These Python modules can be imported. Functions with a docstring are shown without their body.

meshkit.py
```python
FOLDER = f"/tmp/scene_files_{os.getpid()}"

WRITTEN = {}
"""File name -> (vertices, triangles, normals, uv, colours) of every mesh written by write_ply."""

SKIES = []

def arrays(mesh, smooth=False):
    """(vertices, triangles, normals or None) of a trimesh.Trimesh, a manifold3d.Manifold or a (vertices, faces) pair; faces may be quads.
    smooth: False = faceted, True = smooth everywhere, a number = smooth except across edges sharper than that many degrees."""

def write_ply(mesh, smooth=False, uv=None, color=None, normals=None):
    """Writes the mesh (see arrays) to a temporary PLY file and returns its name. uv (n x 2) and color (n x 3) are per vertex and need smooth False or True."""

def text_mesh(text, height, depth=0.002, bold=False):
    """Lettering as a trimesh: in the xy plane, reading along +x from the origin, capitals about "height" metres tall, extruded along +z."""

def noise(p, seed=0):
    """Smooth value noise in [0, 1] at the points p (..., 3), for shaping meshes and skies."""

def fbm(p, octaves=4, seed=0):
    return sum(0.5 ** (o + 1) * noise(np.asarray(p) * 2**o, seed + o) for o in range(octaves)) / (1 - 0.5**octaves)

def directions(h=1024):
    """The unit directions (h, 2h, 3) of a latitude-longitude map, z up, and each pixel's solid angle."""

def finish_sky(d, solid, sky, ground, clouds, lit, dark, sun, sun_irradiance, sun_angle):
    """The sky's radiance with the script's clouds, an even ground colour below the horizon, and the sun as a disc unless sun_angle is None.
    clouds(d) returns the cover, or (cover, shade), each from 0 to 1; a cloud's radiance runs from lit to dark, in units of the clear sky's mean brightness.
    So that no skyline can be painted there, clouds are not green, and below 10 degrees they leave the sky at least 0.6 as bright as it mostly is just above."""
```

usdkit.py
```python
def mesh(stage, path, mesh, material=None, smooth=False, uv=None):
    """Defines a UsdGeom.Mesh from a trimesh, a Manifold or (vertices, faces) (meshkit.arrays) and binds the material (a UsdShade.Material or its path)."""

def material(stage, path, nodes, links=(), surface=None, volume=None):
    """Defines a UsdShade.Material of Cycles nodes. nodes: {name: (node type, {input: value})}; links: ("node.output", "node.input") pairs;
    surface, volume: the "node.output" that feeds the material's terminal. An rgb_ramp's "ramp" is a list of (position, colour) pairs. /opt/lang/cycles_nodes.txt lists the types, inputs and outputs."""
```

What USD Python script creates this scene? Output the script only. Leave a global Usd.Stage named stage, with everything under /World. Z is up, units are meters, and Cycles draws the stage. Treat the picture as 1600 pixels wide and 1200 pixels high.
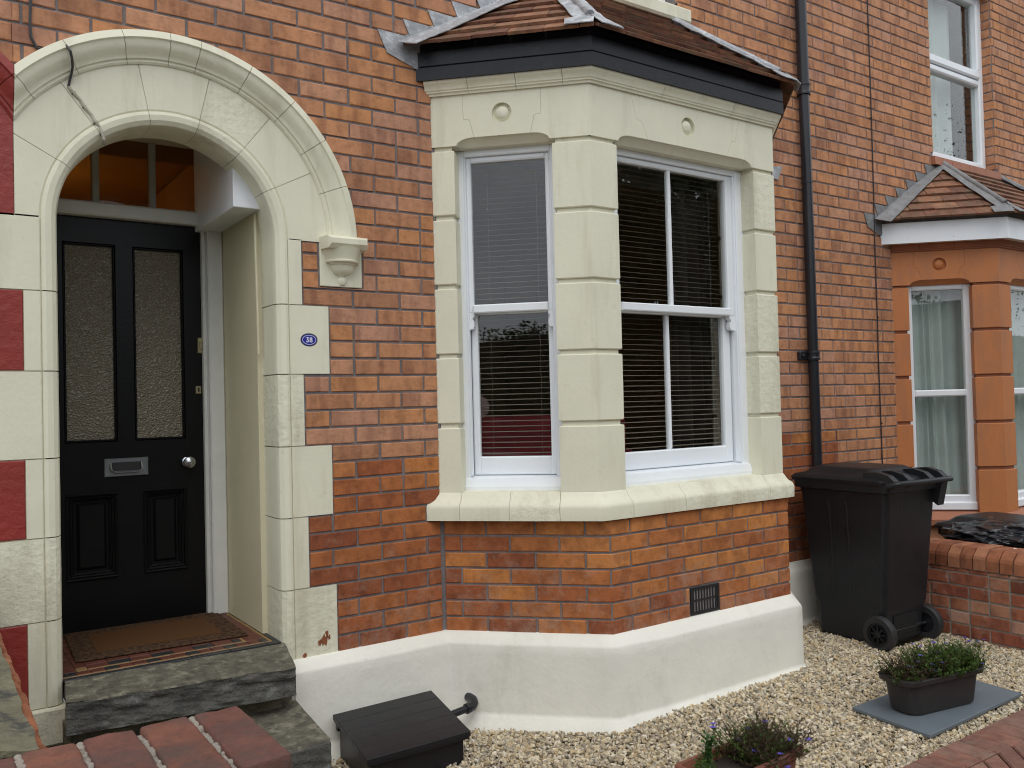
import math, random
import numpy as np, trimesh, usdkit, meshkit
from pxr import Usd, UsdGeom, UsdLux, UsdShade, Sdf, Gf, Vt
from shapely.geometry import Polygon, box as sbox, MultiPolygon, Point, LineString
from shapely.ops import unary_union
from shapely import affinity

stage = Usd.Stage.CreateInMemory()
UsdGeom.SetStageUpAxis(stage, UsdGeom.Tokens.z); UsdGeom.SetStageMetersPerUnit(stage, 1.0)
UsdGeom.Xform.Define(stage, '/World'); UsdGeom.Scope.Define(stage, '/World/Looks')
Z0 = 1.6                       # the survey below counts heights from a bed joint 1.6 m above the gravel
rnd = random.Random(7); rng = np.random.default_rng(11)

# ---------------------------------------------------------------- camera, sky, sun, exposure
CAM = np.array([-1.7315, -3.5749, -0.1361]); YAW, PITCH, ROLL, FPX = 0.60466, 0.02092, -0.02504, 1351.18
EXPOSURE = 0.3
SUN_I, SUN_ANGLE, SUN_EL, SUN_AZ = 0.22, 40.0, math.radians(58), math.radians(205)   # azimuth = atan2(x, y)
SKY = 0.10
CF = np.array([math.sin(YAW)*math.cos(PITCH), math.cos(YAW)*math.cos(PITCH), math.sin(PITCH)])
_r = np.array([math.cos(YAW), -math.sin(YAW), 0]); _u = np.cross(_r, CF)
CR = math.cos(ROLL)*_r+math.sin(ROLL)*_u; CU = np.cross(CR, CF)
cam = UsdGeom.Camera.Define(stage, '/World/camera')
M = Gf.Matrix4d(*CR, 0, *CU, 0, *(-CF), 0, CAM[0], CAM[1], CAM[2]+Z0, 1)
cam.AddTransformOp().Set(M)
cam.CreateHorizontalApertureAttr(36.0); cam.CreateVerticalApertureAttr(27.0); cam.CreateFocalLengthAttr(FPX/1600*36)
cam.CreateClippingRangeAttr(Gf.Vec2f(0.05, 500)); cam.CreateExposureAttr(EXPOSURE)
def project(P):
    d = np.asarray(P, float)-CAM; w = d@CF
    return np.stack([800+FPX*(d@CR)/w, 600-FPX*(d@CU)/w], -1)

dome = UsdLux.DomeLight.Define(stage, '/World/sky')
skym = usdkit.material(stage, '/World/Looks/sky', {
    'sky': ('sky_texture', {'sky_type': 'single_scattering', 'sun_disc': False, 'sun_elevation': SUN_EL, 'sun_rotation': SUN_AZ, 'air_density': 1.0, 'aerosol_density': 1.5, 'ozone_density': 1.0}),
    'tc': ('texture_coordinate', {}),
    'n': ('noise_texture', {'scale': 2.2, 'detail': 5, 'roughness': .55}),
    'cover': ('rgb_ramp', {'ramp': [(.30, (.82, .82, .82)), (.62, (1, 1, 1))]}),
    'cl': ('rgb_ramp', {'ramp': [(.3, (6.6, 7.1, 7.7)), (.5, (8.6, 9.1, 9.7)), (.7, (11.0, 11.3, 11.7))]}),
    'm': ('mix', {}),
    'bg': ('background_shader', {'strength': SKY})},
    [('tc.generated', 'n.vector'), ('n.fac', 'cover.fac'), ('n.fac', 'cl.fac'), ('cover.color', 'm.fac'), ('sky.color', 'm.color1'), ('cl.color', 'm.color2'), ('m.color', 'bg.color')], surface='bg.background')
UsdShade.MaterialBindingAPI.Apply(dome.GetPrim()).Bind(skym)
dome.GetPrim().SetCustomDataByKey('kind', 'structure')
sun = UsdLux.DistantLight.Define(stage, '/World/sun')
sun.CreateIntensityAttr(SUN_I); sun.CreateAngleAttr(SUN_ANGLE); sun.CreateNormalizeAttr(True); sun.CreateColorAttr(Gf.Vec3f(1, .97, .92))
sd = np.array([math.sin(SUN_AZ)*math.cos(SUN_EL), math.cos(SUN_AZ)*math.cos(SUN_EL), math.sin(SUN_EL)])
_x = np.cross([0, 0, 1.0], sd); _x /= np.linalg.norm(_x); _y = np.cross(sd, _x)
sun.AddTransformOp().Set(Gf.Matrix4d(*_x, 0, *_y, 0, *sd, 0, 0, 0, 20, 1))

# ---------------------------------------------------------------- materials
LK = {}
def add_mat(name, nodes, links, surface='p.BSDF'):
    LK[name] = usdkit.material(stage, '/World/Looks/'+name, nodes, links, surface=surface)
def plain(name, col, rough=.5, metal=0., spec=.5, var=.12, scale=6., bump=0., bscale=60., dirt=None, dscale=3., bdet=4, coat=0.):
    """A surface whose colour wavers a little, with fine relief and, where given, blotches of dirt."""
    c = np.array(col); lo, hi = np.clip(c*(1-var), 0, 1), np.clip(c*(1+var), 0, 1)
    nodes = {'g': ('geometry', {}), 'n': ('noise_texture', {'scale': scale, 'detail': 5, 'roughness': .6}),
             'r': ('rgb_ramp', {'ramp': [(.3, lo), (.7, hi)]}),
             'p': ('principled_bsdf', {'roughness': rough, 'metallic': metal, 'specular_ior_level': spec, 'coat_weight': coat})}
    links = [('g.position', 'n.vector'), ('n.fac', 'r.fac')]
    out = 'r.color'
    if dirt is not None:
        dc, lo_, hi_ = dirt
        nodes['n2'] = ('noise_texture', {'scale': dscale, 'detail': 8, 'roughness': .7})
        nodes['r2'] = ('rgb_ramp', {'ramp': [(lo_, (0, 0, 0)), (hi_, (1, 1, 1))]})
        nodes['mx'] = ('mix', {'color2': dc})
        links += [('g.position', 'n2.vector'), ('n2.fac', 'r2.fac'), ('r2.color', 'mx.fac'), (out, 'mx.color1')]; out = 'mx.color'
    links.append((out, 'p.base_color'))
    if bump:
        nodes['bn'] = ('noise_texture', {'scale': bscale, 'detail': bdet, 'roughness': .6})
        nodes['b'] = ('bump', {'strength': 1.0, 'distance': bump})
        links += [('g.position', 'bn.vector'), ('bn.fac', 'b.height'), ('b.normal', 'p.normal')]
    add_mat(name, nodes, links)

def painted(name, col, bump, bscale, grime, streak=(7., 7., .9), at=(.52, .86), rough=.6):
    c = np.array(col)
    add_mat(name, {'g': ('geometry', {}), 'n': ('noise_texture', {'scale': 4., 'detail': 6, 'roughness': .6}), 'r': ('rgb_ramp', {'ramp': [(.3, c*.95), (.7, np.clip(c*1.04, 0, 1))]}),
                   'mu': ('vector_math', {'math_type': 'multiply', 'vector2': streak}), 'n2': ('noise_texture', {'scale': 1., 'detail': 9, 'roughness': .68}), 'r2': ('rgb_ramp', {'ramp': [(at[0], (0, 0, 0)), (at[1], (.9, .9, .9))]}),
                   'n3': ('noise_texture', {'scale': 16., 'detail': 9, 'roughness': .75}), 'r3': ('rgb_ramp', {'ramp': [(.60, (0, 0, 0)), (.80, (.55, .55, .55))]}),
                   'm': ('mix', {'color2': grime}), 'm2': ('mix', {'color2': tuple(.8*np.array(grime))}),
                   'bn': ('noise_texture', {'scale': bscale, 'detail': 8, 'roughness': .6}), 'b': ('bump', {'strength': 1., 'distance': bump}), 'p': ('principled_bsdf', {'roughness': rough})},
            [('g.position', 'n.vector'), ('n.fac', 'r.fac'), ('g.position', 'mu.vector1'), ('mu.vector', 'n2.vector'), ('n2.fac', 'r2.fac'), ('r2.color', 'm.fac'), ('r.color', 'm.color1'),
             ('g.position', 'n3.vector'), ('n3.fac', 'r3.fac'), ('r3.color', 'm2.fac'), ('m.color', 'm2.color1'), ('m2.color', 'p.base_color'), ('g.position', 'bn.vector'), ('bn.fac', 'b.height'), ('b.normal', 'p.normal')])

def brickmat(name, ramp, pale=(.30, .20, .15), pale_at=(.60, .80), band=.35, bs=(15., 15., 1.5), bloom=0.):
    """Fired clay: each brick has its own tone (the tint), crossed by kiln bands and dusted with pale salts."""
    nodes = {'g': ('geometry', {}), 'a': ('attribute', {'attribute': 'tint'}),
             'r': ('rgb_ramp', {'ramp': ramp}),
             'k': ('math', {'math_type': 'multiply', 'value2': 61.7}),
             'mu': ('vector_math', {'math_type': 'multiply', 'vector2': bs}),
             'ad': ('vector_math', {'math_type': 'add'}),
             'nb': ('noise_texture', {'scale': 1.0, 'detail': 2.0, 'roughness': .5}),
             'rb': ('rgb_ramp', {'ramp': [(.38, (1-band*1.1, 1-band*1.3, 1-band*1.2)), (.5, (1, 1, 1)), (.66, (1.06, 1.04, 1.05))]}),
             'm1': ('mix', {'mix_type': 'multiply', 'fac': 1.0}),
             'nf': ('noise_texture', {'scale': 26., 'detail': 8, 'roughness': .72}),
             'rf': ('rgb_ramp', {'ramp': [(.33, (.74, .72, .72)), (.5, (1, 1, 1)), (.68, (1.14, 1.13, 1.14))]}),
             'm2': ('mix', {'mix_type': 'multiply', 'fac': 1.0}),
             'np': ('noise_texture', {'scale': 11., 'detail': 9, 'roughness': .75}),
             'rp': ('rgb_ramp', {'ramp': [(pale_at[0], (0, 0, 0)), (pale_at[1], (.75, .75, .75))]}),
             'm3': ('mix', {'color2': pale}),
             'nl': ('noise_texture', {'scale': 1.9, 'detail': 5, 'roughness': .62}),
             'rl': ('rgb_ramp', {'ramp': [(.30, (.82, .80, .80)), (.5, (1, 1, 1)), (.72, (1.10, 1.11, 1.12))]}),
             'm4': ('mix', {'mix_type': 'multiply', 'fac': 1.0}),
             'sz': ('separate_xyz', {}), 'mz': ('map_range', {'from_min': .85, 'from_max': .40, 'to_min': .0, 'to_max': bloom, 'clamp': True}), 'az': ('math', {'math_type': 'add'}),
             'bn': ('noise_texture', {'scale': 85., 'detail': 6, 'roughness': .7}),
             'b': ('bump', {'strength': 1.0, 'distance': .0035}),
             'p': ('principled_bsdf', {'roughness': .78, 'specular_ior_level': .35})}
    links = [('a.fac', 'r.fac'), ('a.fac', 'k.value1'), ('g.position', 'mu.vector1'), ('mu.vector', 'ad.vector1'), ('k.value', 'ad.vector2'), ('ad.vector', 'nb.vector'),
             ('nb.fac', 'rb.fac'), ('r.color', 'm1.color1'), ('rb.color', 'm1.color2'), ('g.position', 'nf.vector'), ('nf.fac', 'rf.fac'), ('m1.color', 'm2.color1'), ('rf.color', 'm2.color2'),
             ('g.position', 'sz.vector'), ('sz.z', 'mz.value'), ('np.fac', 'az.value1'), ('mz.result', 'az.value2'), ('g.position', 'nl.vector'), ('nl.fac', 'rl.fac'), ('m2.color', 'm4.color1'), ('rl.color', 'm4.color2'), ('g.position', 'np.vector'), ('az.value', 'rp.fac'), ('rp.color', 'm3.fac'), ('m4.color', 'm3.color1'), ('m3.color', 'p.base_color'),
             ('g.position', 'bn.vector'), ('bn.fac', 'b.height'), ('b.normal', 'p.normal')]
    add_mat(name, nodes, links)

brickmat('brick_upper', [(0, (.39, .185, .10)), (.15, (.45, .21, .105)), (.4, (.50, .235, .118)), (.6, (.51, .23, .096)), (.8, (.50, .25, .14)), (1, (.46, .235, .15))], pale=(.46, .27, .19), pale_at=(.56, .85), band=.22, bloom=.10)
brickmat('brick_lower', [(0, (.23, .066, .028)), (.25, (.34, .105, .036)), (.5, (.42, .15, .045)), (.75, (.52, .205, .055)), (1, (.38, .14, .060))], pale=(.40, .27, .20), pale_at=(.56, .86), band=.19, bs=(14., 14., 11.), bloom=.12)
brickmat('brick_old', [(0, (.20, .065, .03)), (.3, (.29, .085, .045)), (.6, (.33, .13, .065)), (.8, (.36, .17, .10)), (1, (.40, .23, .16))], pale=(.42, .32, .26), pale_at=(.52, .74), band=.3, bs=(12., 12., 4.))
brickmat('brick_coping', [(0, (.20, .065, .03)), (.5, (.30, .11, .05)), (1, (.34, .15, .08))], pale=(.25, .16, .11), pale_at=(.56, .8), band=.2)
brickmat('brick_weathered', [(0, (.135, .056, .042)), (.5, (.165, .066, .047)), (1, (.20, .078, .048))], pale=(.075, .052, .046), pale_at=(.44, .62), band=.1)
brickmat('paver', [(0, (.17, .085, .065)), (.4, (.24, .11, .075)), (.7, (.22, .125, .095)), (1, (.34, .13, .07))], pale=(.17, .15, .12), pale_at=(.5, .72), band=.15)
brickmat('roof_tile', [(0, (.15, .070, .045)), (.4, (.23, .105, .062)), (.7, (.30, .14, .075)), (1, (.33, .17, .10))], pale=(.12, .105, .065), pale_at=(.47, .66), band=.2)
plain('mortar', (.185, .165, .165), .9, var=.25, scale=14, bump=.004, bscale=120, dirt=((.29, .27, .26), .55, .75), dscale=9)
plain('mortar_pale', (.27, .24, .20), .9, var=.2, scale=14, bump=.004, bscale=120)
CREAM = (.735, .71, .555)
painted('cream_paint', CREAM, .0012, 48., (.50, .45, .32))
painted('cream_rough', CREAM, .0065, 30., (.46, .41, .29), at=(.48, .8))
plain('cream_joint', (.40, .375, .28), .8, var=.2, scale=20)
plain('cream_plaster', (.62, .575, .40), .7, var=.05, scale=3, bump=.0015, bscale=40)
plain('red_paint', (.26, .03, .022), .45, var=.12, scale=7, bump=.005, bscale=32, bdet=8)
painted('plinth_paint', (.79, .77, .69), .0035, 18., (.55, .53, .45), streak=(3., 3., 1.4), at=(.56, .88), rough=.7)
plain('white_gloss', (.82, .85, .88), .28, var=.015, scale=4, bump=.0006, bscale=30)
plain('white_old', (.66, .66, .63), .45, var=.05, scale=9, bump=.0012, bscale=40, dirt=((.5, .48, .42), .62, .85), dscale=14)
plain('bar_paint', (.40, .39, .34), .5, var=.06)
plain('upvc', (.80, .83, .86), .25, var=.01)
plain('fascia_black', (.008, .009, .013), .36, spec=.35, var=.2, scale=9, bump=.0012, bscale=50, dirt=((.028, .028, .032), .55, .8), dscale=10)
plain('black_gloss', (.010, .010, .011), .22, var=.2, scale=8, bump=.0006, bscale=40)
plain('black_pipe', (.012, .012, .016), .3, var=.2, scale=10)
plain('bin_plastic', (.008, .0085, .010), .42, spec=.4, var=.25, scale=7, bump=.0009, bscale=150, dirt=((.016, .016, .016), .55, .8), dscale=10)
plain('tyre', (.018, .018, .019), .65, var=.2, scale=20, bump=.001, bscale=90)
plain('bag_plastic', (.012, .013, .016), .2, var=.2, scale=8)
plain('box_paint', (.007, .007, .009), .4, spec=.4, var=.25, scale=8, bump=.0012, bscale=70, dirt=((.02, .019, .018), .58, .8), dscale=11)
plain('lead', (.32, .33, .345), .5, metal=.15, var=.2, scale=9, bump=.006, bscale=26, dirt=((.56, .57, .59), .48, .66), dscale=16)
plain('lead_dull', (.20, .20, .205), .6, metal=.1, var=.25, scale=9, bump=.006, bscale=26, dirt=((.14, .14, .12), .5, .7), dscale=14)
plain('moss', (.05, .052, .02), .95, var=.4, scale=40, bump=.01, bscale=90)
painted('terracotta', (.47, .165, .05), .002, 55., (.29, .13, .07), streak=(6., 6., 1.8), at=(.47, .78))
plain('terracotta_dark', (.25, .08, .032), .65, var=.15, scale=5, bump=.0015, bscale=60)
plain('terracotta_sill', (.33, .125, .065), .6, var=.15, scale=6, bump=.002, bscale=60)
plain('step_stone', (.105, .096, .070), .85, var=.45, scale=22, bump=.022, bscale=26, dirt=((.27, .25, .185), .50, .68), dscale=17, bdet=10)
plain('step_face', (.085, .082, .072), .85, var=.4, scale=11, bump=.03, bscale=16, dirt=((.22, .22, .205), .53, .74), dscale=12, bdet=10)
plain('coping_cement', (.155, .14, .088), .9, var=.3, scale=15, bump=.012, bscale=40, dirt=((.055, .053, .045), .50, .62), dscale=16, bdet=9)
plain('door_paint', (.004, .004, .0045), .34, spec=.22, var=.2, scale=9, bump=.0006, bscale=60)
plain('steel', (.45, .47, .50), .25, metal=1., var=.08, scale=20)
plain('brass', (.42, .37, .24), .3, metal=1., var=.1, scale=20)
plain('vent_iron', (.014, .014, .014), .5, var=.2, scale=20)
plain('dark_hole', (.004, .004, .004), .9, var=.1)
plain('slate_mat', (.125, .15, .17), .55, var=.07, scale=6, bump=.0006, bscale=120, dirt=((.19, .21, .22), .6, .9), dscale=9)
plain('planter_dark', (.020, .017, .016), .5, var=.2, scale=12, bump=.0015, bscale=60)
plain('planter_red', (.20, .065, .04), .6, var=.2, scale=12, bump=.002, bscale=60, dirt=((.16, .09, .06), .52, .75), dscale=9)
plain('soil', (.035, .025, .018), .95, var=.3, scale=40, bump=.01, bscale=90)
plain('cable_black', (.03, .026, .03), .5, var=.2)
plain('cable_painted', (.40, .37, .29), .6, var=.3, scale=60)
plain('enamel_blue', (.025, .03, .28), .2, var=.03)
plain('enamel_white', (.78, .79, .8), .25, var=.02)
plain('curtain_net', (.50, .54, .52), .9, var=.08, scale=5)
plain('blind_slat', (.27, .22, .175), .45, var=.08)
plain('room_wall', (.42, .26, .13), .8, var=.1, scale=2)
plain('room_floor', (.13, .08, .045), .6, var=.2, scale=4)
plain('sofa_red', (.50, .05, .07), .9, var=.25, scale=5)
plain('cushion_pale', (.75, .5, .5), .9, var=.3, scale=9)
plain('curtain_dark', (.075, .06, .05), .9, var=.25, scale=9)
plain('hall_paint', (.50, .30, .09), .8, var=.1, scale=2)
plain('tile_black', (.022, .022, .024), .45, var=.3, scale=14)
plain('tile_buff', (.24, .14, .055), .5, var=.15, scale=14)
plain('tile_red', (.10, .032, .02), .5, var=.2, scale=14)
plain('ground_earth', (.17, .145, .105), .95, var=.3, scale=9, bump=.01, bscale=70)
plain('road_asphalt', (.05, .05, .052), .9, var=.2, scale=7, bump=.004, bscale=90)
plain('hedge_core', (.018, .024, .012), .95, var=.3, scale=6)
plain('bark', (.09, .07, .05), .9, var=.3, scale=10, bump=.02, bscale=20)
plain('far_brick', (.26, .10, .06), .85, var=.2, scale=3)
plain('far_roof', (.08, .07, .07), .85, var=.2, scale=3)
plain('room_dark', (.05, .045, .04), .9, var=.1)
PEB = [(.50, .42, .29), (.42, .36, .26), (.56, .50, .38), (.34, .29, .22), (.60, .53, .40), (.26, .225, .18), (.47, .37, .23), (.36, .33, .28), (.52, .46, .36), (.62, .58, .50)]
for i, c in enumerate(PEB): plain('pebble_%d' % i, (1.05*c[0], 1.01*c[1], .93*c[2]), .75, var=.22, scale=45, bump=.002, bscale=200)

def leafmat(name, c0, c1):
    add_mat(name, {'g': ('geometry', {}), 'r': ('rgb_ramp', {'ramp': [(0, c0), (1, c1)]}), 'd': ('principled_bsdf', {'roughness': .55, 'specular_ior_level': .3}),
                   't': ('translucent_bsdf', {}), 'm': ('mix_closure', {'fac': .3})},
            [('g.random_per_island', 'r.fac'), ('r.color', 'd.base_color'), ('r.color', 't.color'), ('d.BSDF', 'm.closure1'), ('t.BSDF', 'm.closure2')], surface='m.closure')
leafmat('leaf_tree', (.022, .04, .012), (.06, .085, .025))
leafmat('leaf_green', (.06, .11, .016), (.17, .24, .04))
leafmat('leaf_bright', (.05, .13, .03), (.10, .22, .05))
leafmat('leaf_brown', (.06, .04, .022), (.14, .09, .05))
leafmat('petal', (.14, .11, .50), (.28, .22, .68))

def glass(name, tint=(1, 1, 1), f0=.05, wave=.35):
    add_mat(name, {'f': ('layer_weight', {}), 'pw': ('math', {'math_type': 'power', 'value2': 5.0}), 'ma': ('math', {'math_type': 'multiply_add', 'value2': .9, 'value3': f0}),
                   'g': ('geometry', {}), 'n': ('noise_texture', {'scale': 2.3, 'detail': 1}), 'b': ('bump', {'strength': wave, 'distance': .004}),
                   't': ('transparent_bsdf', {'color': tint}), 's': ('glossy_bsdf', {'color': (1, 1, 1), 'roughness': .0}), 'm': ('mix_closure', {})},
            [('g.position', 'n.vector'), ('n.fac', 'b.height'), ('b.normal', 's.normal'), ('f.facing', 'pw.value1'), ('pw.value', 'ma.value1'), ('ma.value', 'm.fac'), ('t.BSDF', 'm.closure1'), ('s.BSDF', 'm.closure2')], surface='m.closure')
glass('pane_glass', (.95, .96, .955), .045)
glass('pane_glass_new', (.94, .96, .95), .06, .2)
glass('fan_glass', (.62, .52, .40), .02)
add_mat('obscure_glass', {'g': ('geometry', {}), 'mu': ('vector_math', {'math_type': 'multiply', 'vector2': (1., .2, 1.25)}), 'v': ('voronoi_texture', {'scale': 110., 'feature': 'smooth_f1', 'smoothness': .6}),
                          'n': ('noise_texture', {'scale': 30., 'detail': 2}), 'ad': ('math', {'math_type': 'add'}),
                          'b': ('bump', {'strength': 1., 'distance': .006}),
                          't': ('transparent_bsdf', {'color': (.30, .24, .16)}), 's': ('principled_bsdf', {'base_color': (.20, .17, .12), 'roughness': .22, 'specular_ior_level': .8}), 'm': ('mix_closure', {'fac': .75})},
        [('g.position', 'mu.vector1'), ('mu.vector', 'v.vector'), ('mu.vector', 'n.vector'), ('v.distance', 'ad.value1'), ('n.fac', 'ad.value2'), ('ad.value', 'b.height'), ('b.normal', 's.normal'), ('t.BSDF', 'm.closure1'), ('s.BSDF', 'm.closure2')], surface='m.closure')
add_mat('lamp_warm', {'e': ('emission', {'color': (1., .70, .28), 'strength': 62.})}, [], surface='e.emission')
add_mat('lamp_dot', {'e': ('emission', {'color': (1., .85, .6), 'strength': 14.})}, [], surface='e.emission')
# door mat: plain coir field, dark scrolling border
add_mat('coir', {'g': ('geometry', {}), 'n': ('noise_texture', {'scale': 300., 'detail': 3}), 'r': ('rgb_ramp', {'ramp': [(.3, (.055, .026, .012)), (.7, (.125, .06, .025))]}), 'b': ('bump', {'strength': 1., 'distance': .0012}), 'p': ('principled_bsdf', {'roughness': .95, 'specular_ior_level': .1})},
        [('g.position', 'n.vector'), ('n.fac', 'r.fac'), ('r.color', 'p.base_color'), ('n.fac', 'b.height'), ('b.normal', 'p.normal')])
add_mat('coir_border', {'g': ('geometry', {}), 'v': ('voronoi_texture', {'scale': 32., 'feature': 'distance_to_edge'}), 'r': ('rgb_ramp', {'ramp': [(.08, (.085, .048, .026)), (.2, (.042, .024, .017))]}), 'n': ('noise_texture', {'scale': 300., 'detail': 3}), 'b': ('bump', {'strength': 1., 'distance': .0012}), 'p': ('principled_bsdf', {'roughness': .95, 'specular_ior_level': .1})},
        [('g.position', 'v.vector'), ('g.position', 'n.vector'), ('v.distance', 'r.fac'), ('r.color', 'p.base_color'), ('n.fac', 'b.height'), ('b.normal', 'p.normal')])

# ---------------------------------------------------------------- scene-graph helpers
USED = {}
def numbered(parent, name):
    k = (str(parent), name); n = USED.get(k, 0); USED[k] = n+1
    return name if n == 0 else '%s_%03d' % (name, n)
class Node:
    def __init__(self, path, loc): self.path, self.loc = path, loc
    @property
    def prim(self): return stage.GetPrimAtPath(self.path)
def tag(node, label=None, cat=None, group=None, kind=None):
    p = node.prim
    for k, v in (('label', label), ('category', cat), ('group', group), ('kind', kind)):
        if v: p.SetCustomDataByKey(k, v)
    return node
def thing(name, label, cat, loc=(0, 0, -1.6), group=None):
    path = '/World/'+numbered('/World', name)
    x = UsdGeom.Xform.Define(stage, path); x.AddTranslateOp().Set(Gf.Vec3d(loc[0], loc[1], loc[2]+Z0))
    return tag(Node(path, np.array(loc, float)), label, cat, group)
def put(name, vf, mat, parent=None, smooth=None, tint=None, kind=None, label=None):
    """One Mesh prim: vf = (vertices, triangles) in survey coordinates, or a trimesh / Manifold."""
    if not isinstance(vf, tuple): 
        a = meshkit.arrays(vf); vf = (a[0], a[1])
    v, f = np.asarray(vf[0], float), np.asarray(vf[1], int)
    if len(v) == 0: return None
    base = '/World' if parent is None else parent.path
    loc = np.array([0, 0, -Z0]) if parent is None else parent.loc
    path = base+'/'+numbered(base, name)
    t = None
    if smooth is not None:
        sm = trimesh.graph.smooth_shade(trimesh.Trimesh(v, f, process=True), angle=math.radians(smooth), facet_minarea=None)
        m = usdkit.mesh(stage, path, (np.array(sm.vertices)-loc, np.array(sm.faces)), LK[mat], smooth=True)
        nv = len(sm.vertices)
    else:
        m = usdkit.mesh(stage, path, (v-loc, f), LK[mat]); nv = len(v)
    if tint is not None:
        t = np.full(nv, tint, np.float32) if np.ndim(tint) == 0 else np.asarray(tint, np.float32)
        UsdGeom.PrimvarsAPI(m).CreatePrimvar('tint', Sdf.ValueTypeNames.FloatArray, 'vertex').Set(Vt.FloatArray.FromNumpy(t))
    n = Node(path, loc)
    if kind: m.GetPrim().SetCustomDataByKey('kind', kind)
    if label: m.GetPrim().SetCustomDataByKey('label', label)
    return n
class MB:
    """Collects pieces into one mesh."""
    def __init__(self): self.v, self.f, self.t, self.n = [], [], [], 0
    def add(self, v, f, tint=None):
        v = np.asarray(v, float); f = np.asarray(f, int)
        if f.ndim == 2 and f.shape[1] == 4: f = np.vstack([f[:, [0, 1, 2]], f[:, [0, 2, 3]]])
        self.v.append(v); self.f.append(f+self.n); self.n += len(v)
        self.t.append(np.full(len(v), 0.5 if tint is None else tint)); return self
    def tm(self, m): return self.add(m.vertices, m.faces)
    def get(self): return (np.vstack(self.v), np.vstack(self.f)) if self.v else (np.zeros((0, 3)), np.zeros((0, 3), int))
    def tints(self): return np.concatenate(self.t)
    def put(self, name, mat, parent=None, tint=False, **k): return put(name, self.get(), mat, parent, tint=self.tints() if tint else None, **k) if self.v else None
def merged(*parts):
    b = MB()
    for p in parts: b.add(*p) if isinstance(p, tuple) else b.tm(p)
    return b.get()

class Frame:
    """Local axes of a wall face: s along it, d out of it, z up."""
    def __init__(self, o, u):
        self.o = np.array(o, float); self.u = np.array(u, float)/np.linalg.norm(u); self.n = np.array([self.u[1], -self.u[0]])
    def __call__(self, a):
        a = np.asarray(a, float); xy = self.o+a[..., 0:1]*self.u+a[..., 1:2]*self.n
        return np.concatenate([xy, a[..., 2:3]], -1)
WALL = Frame((0, 0), (1, 0))
BOXF = np.array([[0, 3, 2, 1], [4, 5, 6, 7], [0, 1, 5, 4], [1, 2, 6, 5], [2, 3, 7, 6], [3, 0, 4, 7]])
def cbox(fr, s0, s1, d0, d1, z0, z1, b=0.003, jit=0.):
    """A box in a frame whose outer (d1) face is chamfered by b on its four edges."""
    b = min(b, .45*(s1-s0), .45*(z1-z0), .9*abs(d1-d0))
    j = (lambda: (rng.random((4, 3))-.5)*2*jit) if jit else (lambda: 0.)
    back = np.array([[s0, d0, z0], [s1, d0, z0], [s1, d0, z1], [s0, d0, z1]])
    mid = np.array([[s0, d1-b, z0], [s1, d1-b, z0], [s1, d1-b, z1], [s0, d1-b, z1]])+j()
    fro = np.array([[s0+b, d1, z0+b], [s1-b, d1, z0+b], [s1-b, d1, z1-b], [s0+b, d1, z1-b]])+j()
    v = np.vstack([back, mid, fro]); q = [[0, 3, 2, 1], [8, 9, 10, 11]]
    for a in (0, 4):
        for i in range(4): q.append([a+i, a+(i+1) % 4, a+4+(i+1) % 4, a+4+i])
    return fr(v), np.vstack([np.array(q)[:, [0, 1, 2]], np.array(q)[:, [0, 2, 3]]])
WXYZ = Frame((0, 0), (1, 0))
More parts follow.
